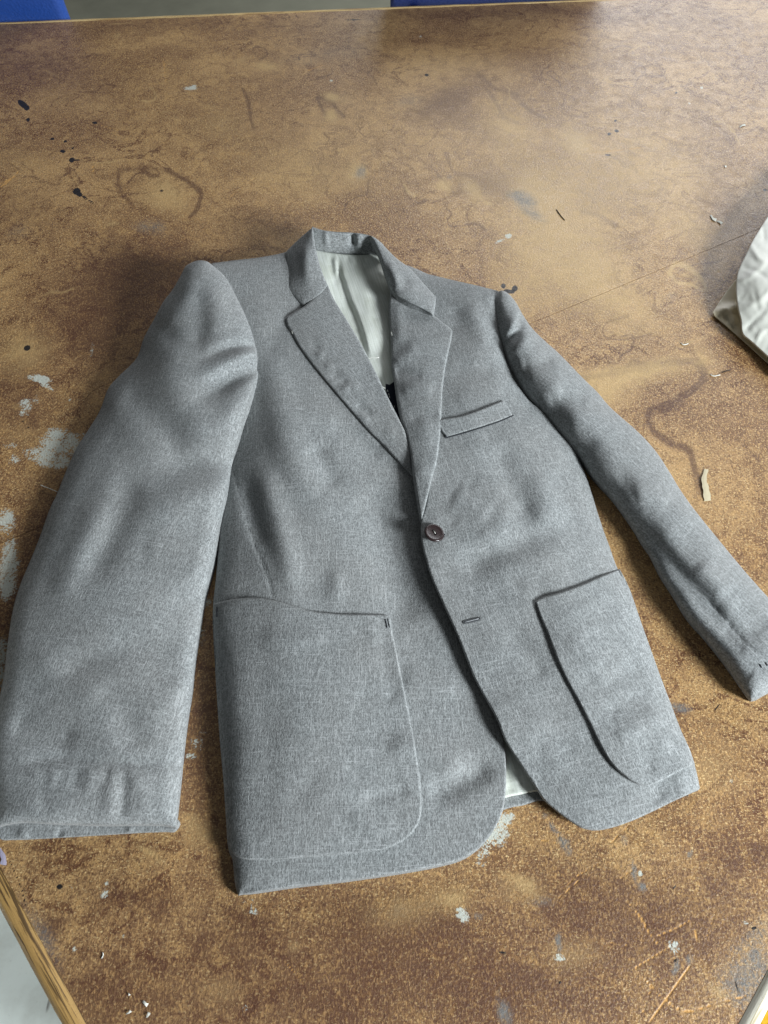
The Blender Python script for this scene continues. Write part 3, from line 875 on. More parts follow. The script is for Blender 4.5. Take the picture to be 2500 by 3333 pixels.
# -- front on the right of the picture
frontB = Panel(
    [(1300, 868, 2.7), (1399, 893, 2.8), (1473, 911, 3.0), (1548, 928, 3.3), (1623, 947, 3.3), (1625, 1009, 3.2), (1629, 1068, 3.0), (1640, 1128, 2.8),
     (1650, 1173, 2.6), (1672, 1223, 2.3), (1697, 1267, 2.0), (1727, 1307, 1.7), (1762, 1331, 1.5), (1797, 1367, 1.3), (1836, 1416, 1.2),
     (1871, 1461, 1.1), (1891, 1506, .95), (1911, 1556, .9), (1931, 1620, .8), (1946, 1670, .75), (1966, 1730, .7), (1986, 1784, .7),
     (2010, 1850, .7), (2046, 1913, .7), (2083, 2019, .7), (2116, 2112, .7), (2149, 2204, .7), (2182, 2291, .65), (2215, 2377, .6),
     (2242, 2436, .6), (2265, 2503, .5), (2277, 2559, .5), (2276, 2570, .55), (2249, 2582, .5), (2196, 2606, .45), (2129, 2639, .45),
     (2063, 2669, .45), (1997, 2692, .45), (1944, 2702, .45), (1897, 2695, .5), (1851, 2669, .55), (1798, 2629, .7), (1765, 2596, .8),
     (1731, 2543, 1.1), (1692, 2483, 1.5), (1645, 2410, 1.9), (1619, 2344, 2.2), (1586, 2284, 2.0), (1546, 2211, 2.1), (1519, 2145, 2.2), (1493, 2078, 2.3),
     (1473, 2032, 2.4), (1440, 1960, 2.5), (1406, 1883, 2.55), (1388, 1826, 2.6), (1375, 1776, 2.65), (1370, 1736, 2.65), (1372, 1690, 2.7), (1387, 1640, 2.8),
     (1395, 1560, 2.9), (1390, 1450, 2.7), (1370, 1300, 2.4), (1340, 1150, 2.1), (1320, 1020, 2.1)],
    ctrl=[(1500, 1000, 3.1), (1560, 1150, 3.2), (1600, 1300, 2.9), (1700, 1420, 2.8), (1560, 1500, 2.9), (1700, 1600, 2.7), (1560, 1700, 2.7), (1700, 1800, 2.9),
          (1800, 1650, 2.4), (1850, 1800, 2.1), (1550, 1900, 2.45), (1650, 2100, 2.3), (1850, 2100, 2.3), (1950, 2250, 1.9), (1750, 2300, 2.1), (1900, 2450, 1.6),
          (2050, 2400, 1.5), (2050, 2600, 1.0), (1880, 2600, 1.1)],
    folds=[('r', [(1470, 1600), (1540, 1640), (1600, 1680)], 0.172, 52), ('r', [(1400, 1545), (1470, 1560), (1560, 1590)], -0.079, 39),
           ('r', [(1600, 1440), (1650, 1540), (1690, 1640), (1680, 1740)], -0.198, 41, 52), ('r', [(1480, 1860), (1620, 1800), (1740, 1760), (1840, 1700)], -0.211, 46),
           ('r', [(1560, 1760), (1640, 1700), (1700, 1640)], 0.119, 57), ('r', [(1480, 1680), (1560, 1750), (1600, 1760)], 0.066, 41),
           ('r', [(1740, 1530), (1770, 1620), (1790, 1720)], 0.079, 46), ('r', [(1690, 1620), (1720, 1700), (1700, 1780)], -0.066, 34),
           ('r', [(1810, 1500), (1850, 1650), (1880, 1780)], -0.079, 39), ('r', [(1530, 980), (1560, 1060), (1590, 1130)], 0.092, 34),
           ('r', [(1560, 975), (1595, 1050), (1610, 1120)], -0.106, 23), ('r', [(1470, 1000), (1500, 1080)], -0.079, 34),
           ('r', [(1470, 1190), (1540, 1210), (1620, 1200)], -0.066, 39), ('r', [(1480, 1320), (1560, 1270), (1650, 1280)], 0.066, 39),
           ('r', [(1660, 1240), (1720, 1330), (1800, 1440), (1850, 1540)], 0.145, 50), ('r', [(1620, 1440), (1700, 1500), (1760, 1620)], -0.053, 46),
           ('r', [(1640, 1900), (1720, 1880), (1760, 1920), (1770, 1990)], -0.092, 39),
           ('r', [(1560, 1960), (1600, 2060), (1640, 2160)], 0.053, 50), ('r', [(1640, 2050), (1720, 2120), (1780, 2220)], -0.079, 41),
           ('r', [(1700, 2300), (1780, 2420), (1850, 2520)], 0.066, 52),
           ('r', [(1720, 2440), (1800, 2420), (1880, 2460)], -0.066, 41), ('r', [(2120, 2560), (2160, 2600)], -0.092, 29), ('r', [(2200, 2520), (2230, 2580)], 0.053, 20),
           ('g', [(1946, 1670), (1975, 1760), (2000, 1850)], -.04, 4), ('b', [(1550, 1440), (1551, 1440)], .12, 46), ('b', [(1420, 1690), (1421, 1690)], .10, 26)],
    puff=.95, R=62, rough=.05, corners=(4, 31), nopuff=((2270, 2574), (1300, 868)))

# -- sleeves
sleeveA = Panel(
    [(605, 866, 5.0), (638, 849, 5.2), (669, 849, 5.3), (693, 865, 5.2), (735, 904, 4.9), (771, 969, 4.7), (807, 1047, 4.5), (828, 1110, 4.4), (838, 1162, 4.3),
     (840, 1222, 4.2), (820, 1282, 3.9), (801, 1342, 3.6), (784, 1400, 3.3), (753, 1525, 2.8), (723, 1658, 2.5), (696, 1808, 2.2), (674, 1905, 1.9), (645, 2069, 1.6),
     (624, 2237, 1.3), (603, 2406, 1.1), (591, 2533, 1.0), (578, 2659, 1.0), (576, 2698, 1.0), (536, 2689, 1.3), (464, 2687, 1.5), (359, 2689, 1.8), (253, 2686, 2.0),
     (169, 2683, 2.2), (76, 2678, 2.1), (0, 2690, 1.6), (-22, 2692, 1.0), (-34, 2560, 1.0), (-30, 2400, 1.0), (0, 2262, 1.0), (13, 2195, 1.0), (25, 2090, 1.0), (42, 1984, 1.0),
     (65, 1905, 1.0), (93, 1838, 1.0), (127, 1754, 1.0), (160, 1661, 1.1), (186, 1606, 1.1), (211, 1543, 1.1), (249, 1459, 1.2), (295, 1387, 1.3), (325, 1336, 1.3),
     (350, 1269, 1.5), (380, 1231, 1.6), (443, 1167, 1.9), (468, 1100, 2.2), (500, 1041, 2.8), (530, 984, 3.5), (560, 945, 4.0), (587, 899, 4.6)],
    ctrl=[(700, 960, 5.3), (620, 960, 5.0), (650, 1080, 4.9), (740, 1100, 4.9), (560, 1150, 4.2), (700, 1250, 4.3), (560, 1350, 3.7), (430, 1350, 3.0), (640, 1450, 3.4), (420, 1550, 3.0),
          (600, 1650, 3.0), (330, 1700, 2.8), (500, 1800, 2.7), (250, 1900, 2.5), (520, 2000, 2.4), (180, 2150, 2.0), (400, 2200, 2.3), (520, 2300, 1.8), (250, 2400, 1.8),
          (430, 2500, 1.9), (150, 2550, 1.8)],
    folds=[('f', [(838, 1128), (780, 1126), (700, 1150), (610, 1190)], -.34, 15, 11),
           ('f', [(842, 1150), (780, 1165), (700, 1200), (600, 1250)], .30, 22, 16),
           ('f', [(842, 1200), (770, 1232), (690, 1275), (560, 1330)], -.42, 40, 18),
           ('f', [(822, 1290), (750, 1345), (650, 1420), (540, 1480)], .22, 36),
           ('r', [(620, 880), (590, 980), (530, 1080)], 0.157, 44), ('r', [(690, 920), (690, 1010), (720, 1090)], 0.134, 44),
           ('r', [(660, 940), (655, 1050), (640, 1130)], -0.134, 36), ('r', [(520, 1060), (580, 1110), (680, 1130)], -0.112, 36),
           ('r', [(480, 1150), (560, 1240), (620, 1330), (660, 1440)], 0.157, 66), ('r', [(380, 1270), (470, 1330), (560, 1420), (600, 1500)], -0.157, 50),
           ('f', [(740, 1510), (600, 1520), (480, 1560), (330, 1600)], -0.381, 46), ('f', [(720, 1600), (600, 1615), (480, 1660), (360, 1760)], 0.269, 60),
           ('r', [(430, 1530), (400, 1660), (330, 1800), (270, 1900)], -0.224, 54), ('r', [(340, 1620), (260, 1790), (180, 1960)], 0.157, 50),
           ('r', [(460, 1770), (560, 1800), (670, 1880)], 0.112, 66), ('f', [(668, 1940), (600, 1990), (520, 2080)], -0.179, 46),
           ('r', [(620, 2140), (470, 2110), (340, 2130), (150, 2220)], -0.190, 56), ('r', [(60, 2110), (180, 2180), (320, 2270), (420, 2370)], 0.134, 56),
           ('r', [(300, 2240), (400, 2330), (460, 2450)], -0.146, 50), ('f', [(600, 2240), (520, 2300), (420, 2400)], 0.134, 46),
           ('r', [(30, 2330), (130, 2380), (260, 2420)], -0.157, 50), ('r', [(40, 2480), (200, 2470), (330, 2480), (560, 2500)], -0.134, 22),
           ('r', [(90, 2500), (130, 2530)], 0.030, 14), ('r', [(180, 2500), (165, 2560)], 0.042, 15), ('r', [(255, 2500), (235, 2570)], -0.042, 13),
           ('r', [(300, 2500), (280, 2590)], 0.048, 17), ('r', [(350, 2490), (340, 2550)], -0.048, 12), ('r', [(400, 2500), (400, 2600), (390, 2680)], -0.084, 20),
           ('r', [(365, 2540), (350, 2670)], 0.048, 22), ('r', [(450, 2510), (470, 2660)], 0.042, 26), ('r', [(140, 2570), (150, 2660)], -0.036, 22),
           ('b', [(380, 2480), (381, 2480)], -0.030, 9), ('b', [(377, 2532), (378, 2533)], -0.030, 6)],
    puff=1.15, R=62, rough=.035, corners=(22, 30))

sleeveB = Panel(
    [(1600, 985, 3.0), (1624, 949, 3.6), (1640, 947, 3.8), (1662, 962, 3.8), (1682, 988, 3.7), (1702, 1024, 3.5), (1732, 1068, 3.3), (1772, 1108, 3.0), (1822, 1153, 2.7), (1894, 1227, 2.4),
     (1946, 1278, 2.1), (1989, 1328, 2.0), (2076, 1405, 1.8), (2134, 1468, 1.6), (2182, 1540, 1.4), (2211, 1589, 1.3), (2260, 1658, 1.2), (2351, 1771, 1.1), (2426, 1861, 1.0), (2500, 1944, 1.0), (2580, 2030, 1.0),
     (2640, 2150, 1.0), (2600, 2212, 1.0), (2500, 2257, .9), (2462, 2278, .8), (2444, 2282, .8), (2434, 2271, .8), (2388, 2204, .8), (2341, 2138, .8), (2288, 2072, .8), (2235, 2012, .8), (2189, 1933, .8), (2149, 1873, .8), (2113, 1807, .8), (2090, 1775, .8), (2057, 1718, .9),
     (2000, 1634, .9), (1956, 1586, .9), (1921, 1546, .9), (1880, 1490, .8), (1800, 1400, .9), (1740, 1330, 1.0), (1680, 1260, 1.2), (1640, 1180, 1.6), (1615, 1090, 2.3)],
    ctrl=[(1680, 1060, 4.0), (1720, 1180, 3.8), (1800, 1260, 3.6), (1880, 1350, 3.4), (1980, 1450, 3.0), (2080, 1580, 2.7), (2180, 1720, 2.4), (2280, 1850, 2.3), (2380, 1980, 2.1), (2450, 2100, 1.9), (2520, 2130, 1.9), (2300, 1980, 1.7), (2410, 2150, 1.6)],
    folds=[('r', [(1640, 1120), (1668, 1060), (1700, 1000)], 0.101, 19), ('r', [(1650, 1110), (1690, 1065), (1700, 1010)], -0.235, 16, 15),
           ('r', [(1640, 1150), (1700, 1120), (1730, 1080)], 0.168, 24), ('r', [(1690, 1190), (1760, 1180), (1810, 1165)], -0.190, 28),
           ('r', [(1700, 1240), (1780, 1250), (1840, 1250)], 0.123, 37), ('r', [(1780, 1330), (1850, 1300), (1920, 1310)], -0.123, 35),
           ('r', [(1840, 1400), (1930, 1400), (2000, 1440)], 0.090, 48), ('r', [(1960, 1380), (1990, 1420), (2050, 1440)], -0.056, 28),
           ('r', [(2000, 1560), (2080, 1530), (2150, 1550)], -0.090, 44), ('r', [(2060, 1620), (2120, 1610), (2180, 1640)], 0.101, 39),
            ('r', [(2200, 1620), (2240, 1680), (2300, 1750), (2350, 1820)], 0.101, 30),
           ('r', [(2060, 1680), (2140, 1775), (2220, 1870), (2300, 1955), (2400, 2060)], -0.190, 37, 26),
           ('r', [(2110, 1790), (2190, 1910), (2270, 2010), (2350, 2100), (2440, 2200)], 0.123, 28, 28),
           ('r', [(2280, 1820), (2330, 1890), (2370, 1940)], 0.146, 33), ('r', [(2380, 1960), (2440, 2010), (2500, 2060)], -0.090, 33), ('r', [(2350, 2030), (2420, 2060), (2470, 2050)], -0.078, 28),
           ('r', [(2410, 2100), (2460, 2120), (2520, 2110)], 0.067, 26), ('r', [(2440, 2190), (2480, 2210), (2520, 2190)], 0.078, 24),
           ('g', [(2307, 1955), (2353, 2008), (2401, 2064), (2450, 2112), (2486, 2141), (2520, 2165)], -.12, 4.0)],
    puff=1.0, R=55, rough=.03, corners=(25,))

# -- back of the coat: hem strip and lining seen in the opening at the bottom, lining at the neck
backp = Panel([(800, 2860, .3), (1200, 2800, .3), (1500, 2700, .3), (1640, 2635, .35), (1700, 2621, .35), (1772, 2606, .35), (1900, 2640, .3), (2100, 2600, .3), (2235, 2572, .28),
               (2225, 2550, .3), (2050, 2050, .3), (1880, 1560, .3), (1500, 1500, .3), (1000, 1500, .3), (740, 1700, .3), (730, 2400, .3)], rough=.02, corners=(0, 8))
cloth('back_panel', backp, WOOL, jacket, edge=.15, r=6, floor=.02, step=22, ang=math.radians(6))
linb = Panel([(1500, 2640, .75), (1647, 2594, .75), (1700, 2583, .75), (1745, 2574, .75), (1860, 2560, .75), (1800, 2300, .75), (1600, 2200, .75), (1500, 2300, .75)],
             folds=[('r', [(1660, 2470), (1690, 2580)], .06, 12), ('r', [(1640, 2570), (1740, 2545)], -.05, 8)], rough=.04)
cloth('back_lining', linb, LINEN, jacket, edge=.08, r=5, skirt=.3, step=12, ang=math.radians(10))
linn = Panel([(1000, 806, 2.4), (1030, 814, 2.5), (1063, 820, 2.6), (1117, 827, 2.65), (1171, 829, 2.65), (1240, 829, 2.6), (1290, 870, 2.3), (1320, 1000, 2.0), (1330, 1200, 1.9), (1340, 1400, 1.6), (1330, 1460, 1.4),
              (1270, 1400, 1.5), (1180, 1240, 1.8), (1100, 1080, 2.0), (1040, 960, 2.2), (1005, 880, 2.4)],
             ctrl=[(1100, 900, 2.4), (1180, 950, 2.6), (1200, 1080, 2.7), (1230, 1200, 2.5), (1110, 1000, 2.1)],
             folds=[('s', [(1106, 820), (1109, 881), (1122, 924), (1139, 975), (1168, 1047), (1189, 1116), (1204, 1185)][::-1], .28, 120),
                    ('s', [(1106, 820), (1109, 881), (1122, 924), (1139, 975), (1168, 1047), (1189, 1116), (1204, 1185)], -.30, 16),
                    ('r', [(1130, 880), (1165, 900), (1200, 950), (1225, 1060)], .06, 30), ('r', [(1075, 825), (1080, 870), (1095, 940)], -.05, 10),
                    ('r', [(1225, 840), (1235, 880), (1262, 905)], .07, 9), ('r', [(1245, 850), (1240, 875), (1262, 890)], -.06, 8), ('r', [(1090, 835), (1096, 900)], .08, 6),
                    ('r', [(1205, 940), (1222, 990), (1215, 1060)], -.04, 18), ('r', [(1225, 980), (1245, 1060), (1262, 1160)], .04, 18),
                    ('r', [(1150, 832), (1155, 860)], .05, 5), ('r', [(1130, 832), (1133, 856)], -.05, 5), ('r', [(1185, 834), (1186, 858)], -.05, 5)],
             rough=.07)
cloth('neck_lining', linn, LINEN, jacket, edge=.12, r=5, skirt=.9, step=6, ang=math.radians(14))
navy = Panel([(1255, 1262, .3), (1268, 1252, .3), (1278, 1245, .3), (1286, 1240, .3), (1300, 1245, .25), (1345, 1400, .25), (1345, 1480, .2), (1300, 1400, .2)], base=linn, rough=.01)
cloth('inner_pocket', navy, NAVY, jacket, edge=.1, r=4, skirt=.3, step=8)

cloth('front_panel', frontA, WOOL, jacket, edge=.24, r=5, floor=.05, step=8, ang=math.radians(3), tuck=.06)
cloth('sleeve', sleeveB, WOOL, jacket, edge=.3, r=8, floor=.05, step=8, ang=math.radians(38), tuck=.15)
cloth('front_panel', frontB, WOOL, jacket, edge=.26, r=5, floor=.05, step=8, ang=math.radians(14), tuck=.06, thin=np.array([(1395, 1560), (1372, 1690), (1388, 1826), (1473, 2032), (1586, 2284), (1692, 2483), (1765, 2596), (1897, 2695), (2129, 2639), (2276, 2570)]))

# inside of the near cuff, then the sleeve over it
cuffA = Panel([(-26, 2650, .5), (-24, 2700, .35), (0, 2731, .3), (42, 2733, .3), (100, 2731, .3), (253, 2723, .3), (422, 2712, .3), (530, 2707, .35), (570, 2703, .5), (568, 2660, .8), (400, 2640, .8), (150, 2640, .8)],
              folds=[('r', [(200, 2700), (190, 2724)], -.08, 10), ('r', [(60, 2705), (90, 2725)], .1, 14), ('r', [(420, 2690), (425, 2712)], .06, 12)], rough=.03)
cuff = cloth('cuff_facing', cuffA, WOOL, jacket, edge=.12, r=4, floor=.03, step=7, ang=0)
# the sleeve on the left lies with open cuff: its own skirt stays short at the cuff mouth
slA = cloth('sleeve', sleeveA, WOOL, jacket, edge=.24, r=5, floor=.04, step=8, ang=math.radians(-10), tuck=.12, thin=np.array([(536, 2689), (359, 2689), (169, 2683), (30, 2688)]))
# -- patch pockets
pockA = Panel([(694, 1965, .20), (735, 1955, .2), (781, 1948, .36), (841, 1946, .42), (901, 1956, .45), (962, 1974, .45), (1022, 1990, .45), (1112, 1999, .45), (1203, 2000, .42), (1260, 2002, .36), (1271, 2010, .36),
               (1278, 2059, .30), (1299, 2162, .30), (1323, 2282, .30), (1347, 2403, .30), (1365, 2523, .30), (1372, 2602, .30), (1368, 2662, .30), (1347, 2704, .30), (1311, 2737, .30), (1251, 2764, .30),
               (1173, 2775, .30), (1052, 2786, .30), (901, 2798, .30), (829, 2799, .30), (781, 2792, .30), (751, 2773, .30), (740, 2746, .1), (728, 2553, .1), (715, 2403, .1), (703, 2222, .1), (693, 2041, .1)],
              ctrl=[(900, 2200, .45), (1100, 2200, .5), (1000, 2500, .45), (1200, 2500, .38), (850, 2400, .4)],
              folds=[('r', [(760, 2040), (790, 2300), (800, 2600)], 0.095, 60), ('r', [(1240, 2060), (1260, 2180), (1290, 2300)], -0.057, 26), ('r', [(840, 2070), (950, 2080), (1080, 2075)], 0.076, 30),
                     ('r', [(1150, 2260), (1230, 2270), (1290, 2280)], -0.066, 22), ('r', [(1100, 2480), (1200, 2520), (1330, 2530)], -0.066, 30), ('r', [(1170, 2600), (1250, 2590), (1340, 2570)], -0.085, 24),
                     ('r', [(1130, 2650), (1220, 2690), (1300, 2680)], 0.066, 26), ('r', [(950, 2640), (1000, 2560), (1040, 2480)], -0.048, 40), ('r', [(1200, 2020), (1230, 2100)], 0.057, 22)],
              base=frontA, rough=.02, corners=(0, 10, 27))
cloth('patch_pocket', pockA, WOOL, jacket, edge=.28, r=5, skirt=.55, step=8, ang=math.radians(1))
pockB = Panel([(2017, 1852, .3), (1963, 1873, .4), (1904, 1899, .42), (1831, 1926, .42), (1771, 1943, .38), (1743, 1958, .32), (1758, 2005, .28), (1784, 2065, .34), (1811, 2138, .34), (1844, 2211, .34), (1884, 2284, .34),
               (1924, 2363, .34), (1957, 2430, .38), (1990, 2483, .42), (2030, 2523, .46), (2070, 2549, .5), (2103, 2556, .5), (2136, 2549, .5), (2182, 2526, .5), (2222, 2504, .5), (2262, 2488, .45),
               (2244, 2436, .34), (2217, 2377, .2), (2184, 2291, .12), (2151, 2204, .12), (2118, 2112, .12), (2085, 2019, .12), (2048, 1913, .12)],
              ctrl=[(1900, 2050, .55), (2000, 2200, .5), (2080, 2400, .45)],
              folds=[('r', [(1850, 2060), (1920, 2140), (1980, 2160)], 0.075, 36), ('r', [(1880, 2180), (1950, 2240), (2030, 2200), (2110, 2170)], -0.105, 34), ('r', [(1960, 2330), (2040, 2280), (2120, 2260)], -0.090, 32),
                     ('r', [(1990, 2400), (2060, 2380), (2120, 2340), (2160, 2320)], 0.105, 40), ('r', [(1820, 2000), (1900, 1980), (1980, 1930)], 0.045, 24), ('r', [(2150, 2380), (2160, 2460)], 0.075, 26), ('r', [(2100, 2460), (2120, 2520)], -0.060, 22)],
              base=frontB, rough=.02, corners=(0, 5, 20))
cloth('patch_pocket', pockB, WOOL, jacket, edge=.28, r=5, skirt=.55, step=8, ang=math.radians(18))
welt = Panel([(1425, 1370, .34), (1498, 1356, .36), (1548, 1340, .38), (1598, 1320, .38), (1641, 1303, .36), (1653, 1322, .28), (1667, 1351, .1), (1623, 1369, .08), (1548, 1394, .08), (1498, 1409, .08), (1452, 1422, .1), (1436, 1400, .25)],
             base=frontB, rough=.0, corners=(4, 6, 10))
cloth('chest_pocket_welt', welt, WOOL, jacket, edge=.12, r=4, skirt=.4, step=7, ang=math.radians(16))

# -- lapels and collar
lapA = Panel([(987, 999, .55), (960, 1015, .4), (934, 1031, .32), (931, 1039, .3), (936, 1062, .3), (951, 1083, .3), (972, 1123, .3), (1008, 1174, .3), (1045, 1221, .3), (1081, 1264, .3), (1124, 1315, .3), (1171, 1369, .3), (1207, 1409, .3),
              (1244, 1445, .3), (1294, 1500, .3), (1344, 1552, .3), (1352, 1545, .35), (1339, 1500, .6), (1334, 1460, .8), (1320, 1409, .9), (1301, 1369, 1.0), (1283, 1333, 1.0), (1247, 1261, 1.1), (1211, 1188, 1.1), (1171, 1112, 1.1),
              (1131, 1044, 1.1), (1088, 975, 1.1), (1068, 930, 1.1), (1048, 945, 1.0), (1016, 975, .8)],
             ctrl=[(1050, 1080, .9), (1130, 1190, .9), (1220, 1310, .8), (990, 1080, .55), (1100, 1250, .5)],
             folds=[('r', [(1080, 1210), (1110, 1235), (1135, 1245)], -.07, 16), ('r', [(1060, 1190), (1085, 1195)], .06, 10), ('r', [(1110, 1270), (1140, 1255), (1170, 1265)], .08, 14), ('r', [(1160, 1310), (1190, 1340), (1215, 1345)], -.08, 16),
                    ('r', [(1170, 1345), (1200, 1370)], .08, 10), ('r', [(1010, 1120), (1040, 1130)], -.05, 14), ('r', [(1030, 1160), (1055, 1150)], .07, 10), ('r', [(1250, 1400), (1290, 1410)], .05, 18)],
             base=frontA, rough=.02, corners=(0, 15, 27))
cloth('lapel', lapA, WOOL, jacket, edge=.20, r=6, skirt=.9, step=7, ang=math.radians(30))
lapB = Panel([(1410, 1024, .30), (1437, 1046, .28), (1468, 1070, .25), (1472, 1082, .25), (1468, 1110, .25), (1457, 1159, .3), (1448, 1206, .35), (1441, 1264, .35), (1438, 1315, .35), (1435, 1387, .35), (1430, 1441, .35),
              (1422, 1500, .35), (1410, 1545, .35), (1399, 1588, .35), (1385, 1645, .3), (1373, 1690, .2), (1366, 1670, .2), (1354, 1598, .2), (1344, 1536, .2), (1339, 1490, .2), (1330, 1445, .2), (1318, 1400, .25), (1306, 1365, .3), (1298, 1325, .35), (1290, 1279, .4),
              (1282, 1224, .5), (1274, 1181, .55), (1274, 1134, .6), (1269, 1062, .7), (1266, 1000, .8), (1272, 940, .8), (1310, 960, .7), (1360, 990, .5)],
             ctrl=[(1330, 1080, 1.0), (1400, 1120, .8), (1350, 1250, .9), (1380, 1400, .7), (1370, 1530, .55)],
             folds=[('r', [(1276, 1181), (1310, 1160), (1360, 1120)], .10, 26, 20), ('r', [(1280, 1204), (1330, 1218), (1380, 1225)], -.09, 20), ('r', [(1300, 1280), (1350, 1260), (1420, 1270)], .10, 24),
                    ('r', [(1330, 1370), (1380, 1350), (1430, 1360)], -.08, 22), ('r', [(1290, 980), (1300, 1060), (1290, 1120)], .10, 20)],
             base=frontB, rough=.02, corners=(0, 15, 30))
cloth('lapel', lapB, WOOL, jacket, edge=.22, r=6, skirt=1.0, step=7, ang=math.radians(12))

stand = Panel([(1015, 738, 5.6), (1022, 740, 5.7), (1052, 749, 5.6), (1092, 754, 5.5), (1135, 756, 5.5), (1175, 760, 5.5), (1207, 767, 5.5), (1228, 780, 5.3), (1250, 800, 4.9), (1252, 835, 3.6), (1233, 831, 2.7), (1171, 829, 2.6),
               (1117, 827, 2.6), (1063, 821, 2.6), (1028, 816, 2.6), (1016, 790, 3.8)],
              folds=[('r', [(1148, 758), (1150, 800)], -.22, 9), ('r', [(1165, 760), (1170, 815)], .12, 12), ('r', [(1060, 752), (1062, 800)], .10, 8), ('r', [(1210, 775), (1215, 820)], -.10, 12)],
              rough=.03, corners=(0, 10, 14))
cloth('collar_stand', stand, WOOL, jacket, edge=.25, r=7, skirt=2.6, step=6, ang=math.radians(95))
colA = Panel([(1019, 738, 5.7), (990, 763, 4.9), (954, 796, 4.2), (926, 825, 3.75), (929, 852, 3.8), (935, 881, 3.85), (936, 895, 3.85), (931, 917, 3.8), (925, 935, 3.75), (954, 968, 3.85), (987, 998, 4.0), (1016, 981, 4.3),
              (1045, 959, 4.5), (1068, 930, 4.6), (1052, 895, 4.9), (1038, 852, 5.2), (1028, 808, 5.5), (1022, 772, 5.7)],
             ctrl=[(990, 830, 5.1), (1010, 900, 4.9), (970, 900, 4.5)], folds=[('r', [(1000, 790), (995, 850), (1000, 920)], .12, 20)], puff=.25, R=30, rough=.025, corners=(0, 3, 8, 10, 13))
cloth('collar', colA, WOOL, jacket, edge=.20, r=6, skirt=1.0, step=6, ang=math.radians(4))
colB = Panel([(1205, 766, 5.6), (1226, 777, 5.5), (1247, 797, 5.2), (1290, 840, 4.7), (1334, 873, 4.3), (1370, 913, 4.25), (1406, 952, 4.2), (1419, 968, 4.15), (1417, 993, 4.2), (1410, 1027, 4.3), (1375, 1006, 4.6), (1330, 985, 4.8),
              (1290, 962, 4.8), (1272, 940, 4.6), (1266, 920, 4.6), (1252, 880, 4.8), (1236, 830, 5.1), (1218, 790, 5.4)],
             ctrl=[(1290, 890, 5.2), (1340, 940, 5.0)], folds=[('r', [(1262, 850), (1285, 900), (1296, 950)], .14, 16), ('r', [(1300, 890), (1330, 930)], -.05, 14)], puff=.25, R=28, rough=.02, corners=(0, 7, 9, 13))
cloth('collar', colB, WOOL, jacket, edge=.20, r=6, skirt=1.0, step=6, ang=math.radians(30))


def tube(name, pts, rad, mat, parent=None, sides=6):
    P = [Vector(p) for p in pts]; V = []; Fc = []
    for i, p in enumerate(P):
        d = (P[min(i + 1, len(P) - 1)] - P[max(i - 1, 0)]).normalized()
        a = d.cross(Vector((0, 0, 1)));
        if a.length < 1e-4: a = Vector((1, 0, 0))
        a.normalize(); b = d.cross(a)
        for k in range(sides):
            t = 2 * math.pi * k / sides
            V.append(p + (a * math.cos(t) + b * math.sin(t)) * rad)
    n = len(P)
    for i in range(n - 1):
        for k in range(sides):
            j = (k + 1) % sides
            Fc.append((i * sides + k, i * sides + j, (i + 1) * sides + j, (i + 1) * sides + k))
    Fc.append(tuple(reversed(range(sides)))); Fc.append(tuple((n - 1) * sides + k for k in range(sides)))
    me = bpy.data.meshes.new(name); me.from_pydata(V, [], Fc)
    bm = bmesh.new(); bm.from_mesh(me); bmesh.ops.recalc_face_normals(bm, faces=bm.faces); bm.to_mesh(me); bm.free()
    me.polygons.foreach_set('use_smooth', [True] * len(me.polygons))
    return link(name, me, mat, parent)


def on(pan, pts, lift):
    a = spline(pts, 6) if len(pts) > 2 else np.linspace(pts[0], pts[1], 6)
    h = pan.H(np.asarray(a)[:, :2]) + lift
    x, y, z = unproj(a[:, 0], a[:, 1], h)
    return [(x[i] / 100, y[i] / 100, z[i] / 100) for i in range(len(a))]


# stitching: pocket bar tacks, side dart, buttonhole, loose basting threads
tube('bar_tack', on(pockA, [(1254, 2016), (1260, 2044)], .0), .0007, DTHREAD, jacket)
tube('bar_tack', on(pockA, [(1262, 2014), (1268, 2042)], .0), .0005, DTHREAD, jacket)
tube('bar_tack', on(pockA, [(706, 1976), (706, 2008)], .02), .0007, DTHREAD, jacket)
tube('dart_seam', on(frontA, [(745, 1480), (759, 1526), (807, 1700), (841, 1800), (871, 1878), (889, 1945)], -.02), .0004, DTHREAD, jacket)
tube('sleeve_seam', on(sleeveB, [(2307, 1955), (2353, 2008), (2401, 2064), (2450, 2112), (2486, 2141), (2520, 2165)], -.02), .0004, DTHREAD, jacket)
tube('armhole_seam', on(frontB, [(1626, 960), (1628, 1068), (1641, 1128), (1652, 1173), (1674, 1223)], -.30), .0006, DTHREAD, jacket)
for q in ((2476, 2168), (2495, 2162)):
    tube('stitch', on(sleeveB, [(q[0] - 3, q[1] - 5), (q[0] + 3, q[1] + 5)], .0), .0009, DTHREAD, jacket)
tube('welt_seam', on(frontB, [(1450, 1426), (1498, 1413), (1548, 1398), (1623, 1373), (1672, 1352)], .0), .0006, DTHREAD, jacket)
tube('welt_seam', on(frontB, [(1439, 1392), (1446, 1408), (1453, 1424)], .04), .0012, DTHREAD, jacket)
bh = [(1508, 2022), (1558, 2010)]
bhr = tube('buttonhole', on(frontB, [(1509, 2029), (1535, 2024), (1559, 2017), (1561, 2011), (1533, 2016), (1507, 2023), (1509, 2029)], .0), .0007, simple('grey_silk', srgb(66, 68, 70), .8), jacket)
tube('slit', on(frontB, [(1511, 2026), (1558, 2014)], .02), .0006, simple('grey_buttonhole_silk', srgb(150, 152, 154), .8), bhr)
tube('loose_thread', on(linn, [(1196, 1168), (1210, 1164), (1222, 1165), (1234, 1163)], .85), .0005, THREAD, jacket)
